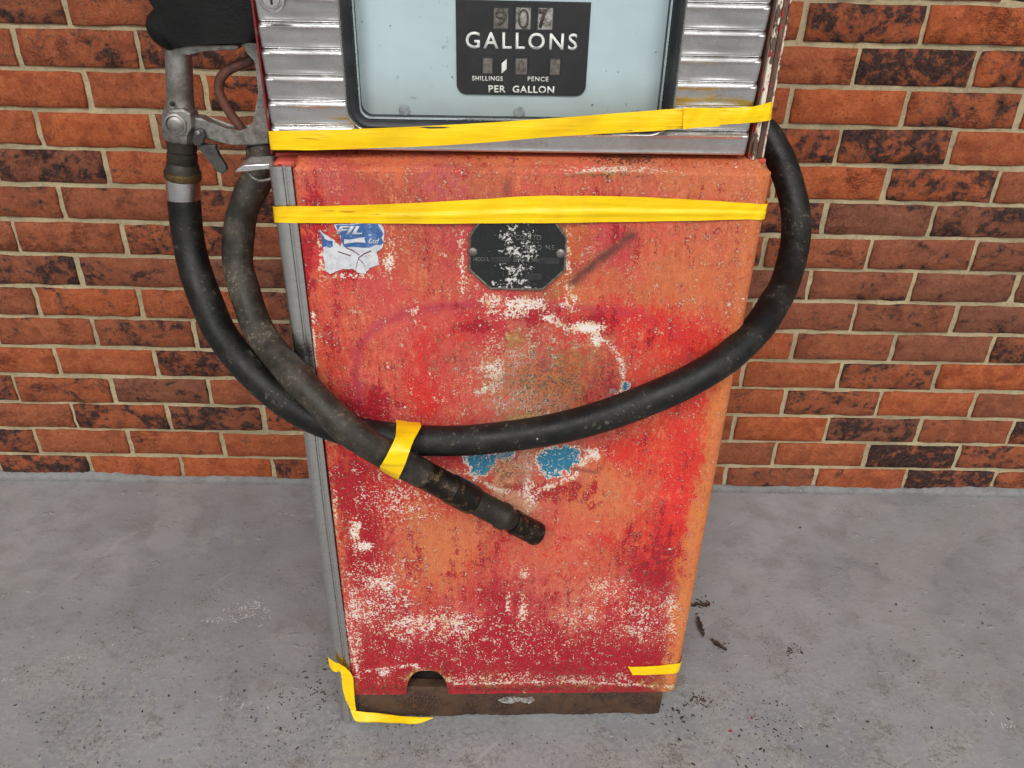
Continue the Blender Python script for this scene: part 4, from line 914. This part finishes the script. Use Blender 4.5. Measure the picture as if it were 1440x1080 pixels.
# ------------------------------------------------------------------ bits on the floor
def crumbs(name, spots, mat, flat_=.35, parent=None):
    v = []; f = []
    for (x, y, s_, e, a) in spots:
        b = len(v); n = 5
        for k in range(n):
            t = 2*math.pi*k/n; q = s_*random.uniform(.6, 1.2); dx, dy = q*e*math.cos(t), q*math.sin(t)
            v.append((x+dx*math.cos(a)-dy*math.sin(a), y+dx*math.sin(a)+dy*math.cos(a), .0004))
        v.append((x+random.gauss(0, s_*.2), y+random.gauss(0, s_*.2), .0004+s_*flat_*random.uniform(.6, 1.4)))
        for k in range(n): f.append((b+k, b+(k+1) % n, b+n))
    o = mesh(name, v, f, mat, parent, base=None if parent else (spots[0][0], spots[0][1], 0)); o['kind'] = 'stuff'; return o
sp = []
def cl(px, py, rx, ry, n, smin=.0006, smax=.002, el=1.6):
    for _ in range(n):
        q = FL(px+random.gauss(0, rx), py+random.gauss(0, ry))
        if q[1] > -.03: continue
        u, w_, _z = loc(q)
        if u0-.005 < u < u1+.005 and w_ < .0: continue
        sp.append((q[0], q[1], random.uniform(smin, smax)*random.choice([.6, .8, 1, 1.3]), random.uniform(1, el*1.6), random.uniform(0, 6.3)))
cl(985, 985, 10, 5, 90); cl(1113, 915, 9, 6, 60); cl(1100, 880, 20, 22, 60, .0004, .001); cl(1020, 990, 40, 22, 60, .0004, .0012); cl(985, 850, 9, 5, 36, .0008, .0024); cl(1080, 1030, 34, 28, 160, .0005, .0018); cl(460, 950, 18, 22, 70); cl(380, 1000, 40, 30, 60); cl(200, 880, 60, 25, 70, .0004, .0013); cl(120, 1000, 110, 50, 150, .0004, .0015)
cl(340, 960, 60, 40, 80, .0004, .0015); cl(720, 1050, 300, 22, 160, .0004, .0014); cl(1250, 950, 130, 90, 150, .0004, .0016); cl(720, 880, 700, 120, 160, .0004, .0014); cl(950, 1010, 30, 10, 50); cl(986, 880, 5, 8, 22, .0006, .0018); cl(1010, 907, 7, 4, 18, .0005, .0016); cl(430, 985, 30, 20, 60, .0005, .0016); cl(60, 960, 60, 50, 90, .0004, .0013); cl(500, 1050, 120, 20, 120, .0004, .0013)
for x, y in ((332, 944), (237, 978), (395, 1025), (1310, 1023), (1163, 1050), (1220, 1015), (1285, 930), (1233, 793), (1125, 742), (1260, 850), (955, 1040), (975, 1075)):
    q = FL(x, y); sp.append((q[0], q[1], .0028, 1.6, random.uniform(0, 6)))
o = crumbs('dirt_crumbs', sp, CRUMB); o['label'] = 'dark grit and dirt crumbs scattered on the grey floor'; o['category'] = 'dirt'
sp = []  # scuffs, plus glints on raised floor paint put in as pale slivers
for x, y, rx, ry, n in ((345, 862, 16, 7, 60), (310, 872, 14, 2, 30), (360, 848, 7, 6, 30), (90, 925, 20, 1.5, 10), (110, 925, 6, 1, 4), (255, 898, 10, 1.2, 6), (275, 690, 10, 3, 3), (300, 680, 4, 2, 2), (1420, 1020, 14, 2, 8), (1150, 1015, 20, 3, 8), (405, 725, 8, 3, 5), (15, 955, 8, 3, 8), (330, 990, 22, 8, 14), (1330, 712, 100, 5, 10), (1040, 694, 40, 1.5, 14), (700, 900, 600, 100, 30)):
    cl(x, y, rx, ry, n, .0006, .0015, 3.5)
o = crumbs('scuffs_and_glints', sp, SCUF_GLINT, .12); o['label'] = 'pale scuffs, paint flakes and painted glints on the grey floor'; o['category'] = 'scuff'
def curl(name, pts, width, mat, label, grp):
    P_ = catmull([FL(x, y, z) for x, y, z in pts], 6); k = len(P_); v = []; f = []
    for i, p in enumerate(P_):
        t = i/(k-1); wd = width*(math.sin(math.pi*min(.97, max(.06, t)))**.5)*random.uniform(.45, 1.3)
        d = P_[min(i+1, k-1)]-P_[max(i-1, 0)]; sd_ = np.array([-d[1], d[0], 0]); sd_ /= np.linalg.norm(sd_)+1e-9
        for q, h in ((-1, .003), (-.4, .0005), (.3, .0008), (1, .0035)): v.append(p+sd_*wd*q+np.array([random.gauss(0, .0007), random.gauss(0, .0007), h*random.uniform(.3, 1.6)]))
        if i:
            for j in range(3): a = (i-1)*4+j; f.append((a, a+1, a+5, a+4))
    nv = len(v); v += [p+np.array([0, 0, .0012]) for p in v]; f += [tuple(nv+x for x in q[::-1]) for q in f]
    zmin = min(p[2] for p in v); v = [p-np.array([0, 0, zmin-.0006]) for p in v]
    return tag(mesh(name, v, f, mat, base=(v[0][0], v[0][1], 0), smooth=True), label, 'leaf', grp)
curl('curled_leaf', [(981, 866, .004), (983, 877, .003), (987, 888, .004), (990, 894, .003)], .0055, LEAF, 'dark curled dry leaf standing close by the foot of the panel', 'dry leaf scraps by the pump')
curl('curled_leaf', [(1000, 899, .004), (1007, 905, .002), (1014, 910, .003), (1022, 914, .002)], .0045, LEAF, 'thin twisted dry leaf lying out from the pump on clear floor', 'dry leaf scraps by the pump')
curl('curled_leaf', [(973, 852, .003), (982, 850, .005), (992, 851, .004), (998, 848, .002)], .006, LEAF, 'crumpled dry leaf pressed against the side of the pump', 'dry leaf scraps by the pump')
def flake(px, py, s_, label):
    q = FL(px, py); n = 7; v = [(q[0]+s_*random.uniform(.6, 1.2)*math.cos(6.283*k/n), q[1]+s_*random.uniform(.5, 1)*math.sin(6.283*k/n), .0008+random.uniform(0, .002)) for k in range(n)]
    v += [(a, b, c-.0006) for a, b, c in v]
    f = [tuple(range(n)), tuple(range(2*n-1, n-1, -1))] + [(k, (k+1) % n, n+(k+1) % n, n+k) for k in range(n)]
    tag(mesh('paint_flake', v, f, REDF, base=(q[0], q[1], 0)), label, 'paint flake', 'red paint flakes')
flake(1027, 1029, .0042, 'red paint flake, the larger of two on the grey floor')
flake(1057, 1010, .0026, 'red paint flake, the smaller of two on the grey floor')
for o in bpy.data.objects:
    if '_w' in o: del o['_w']
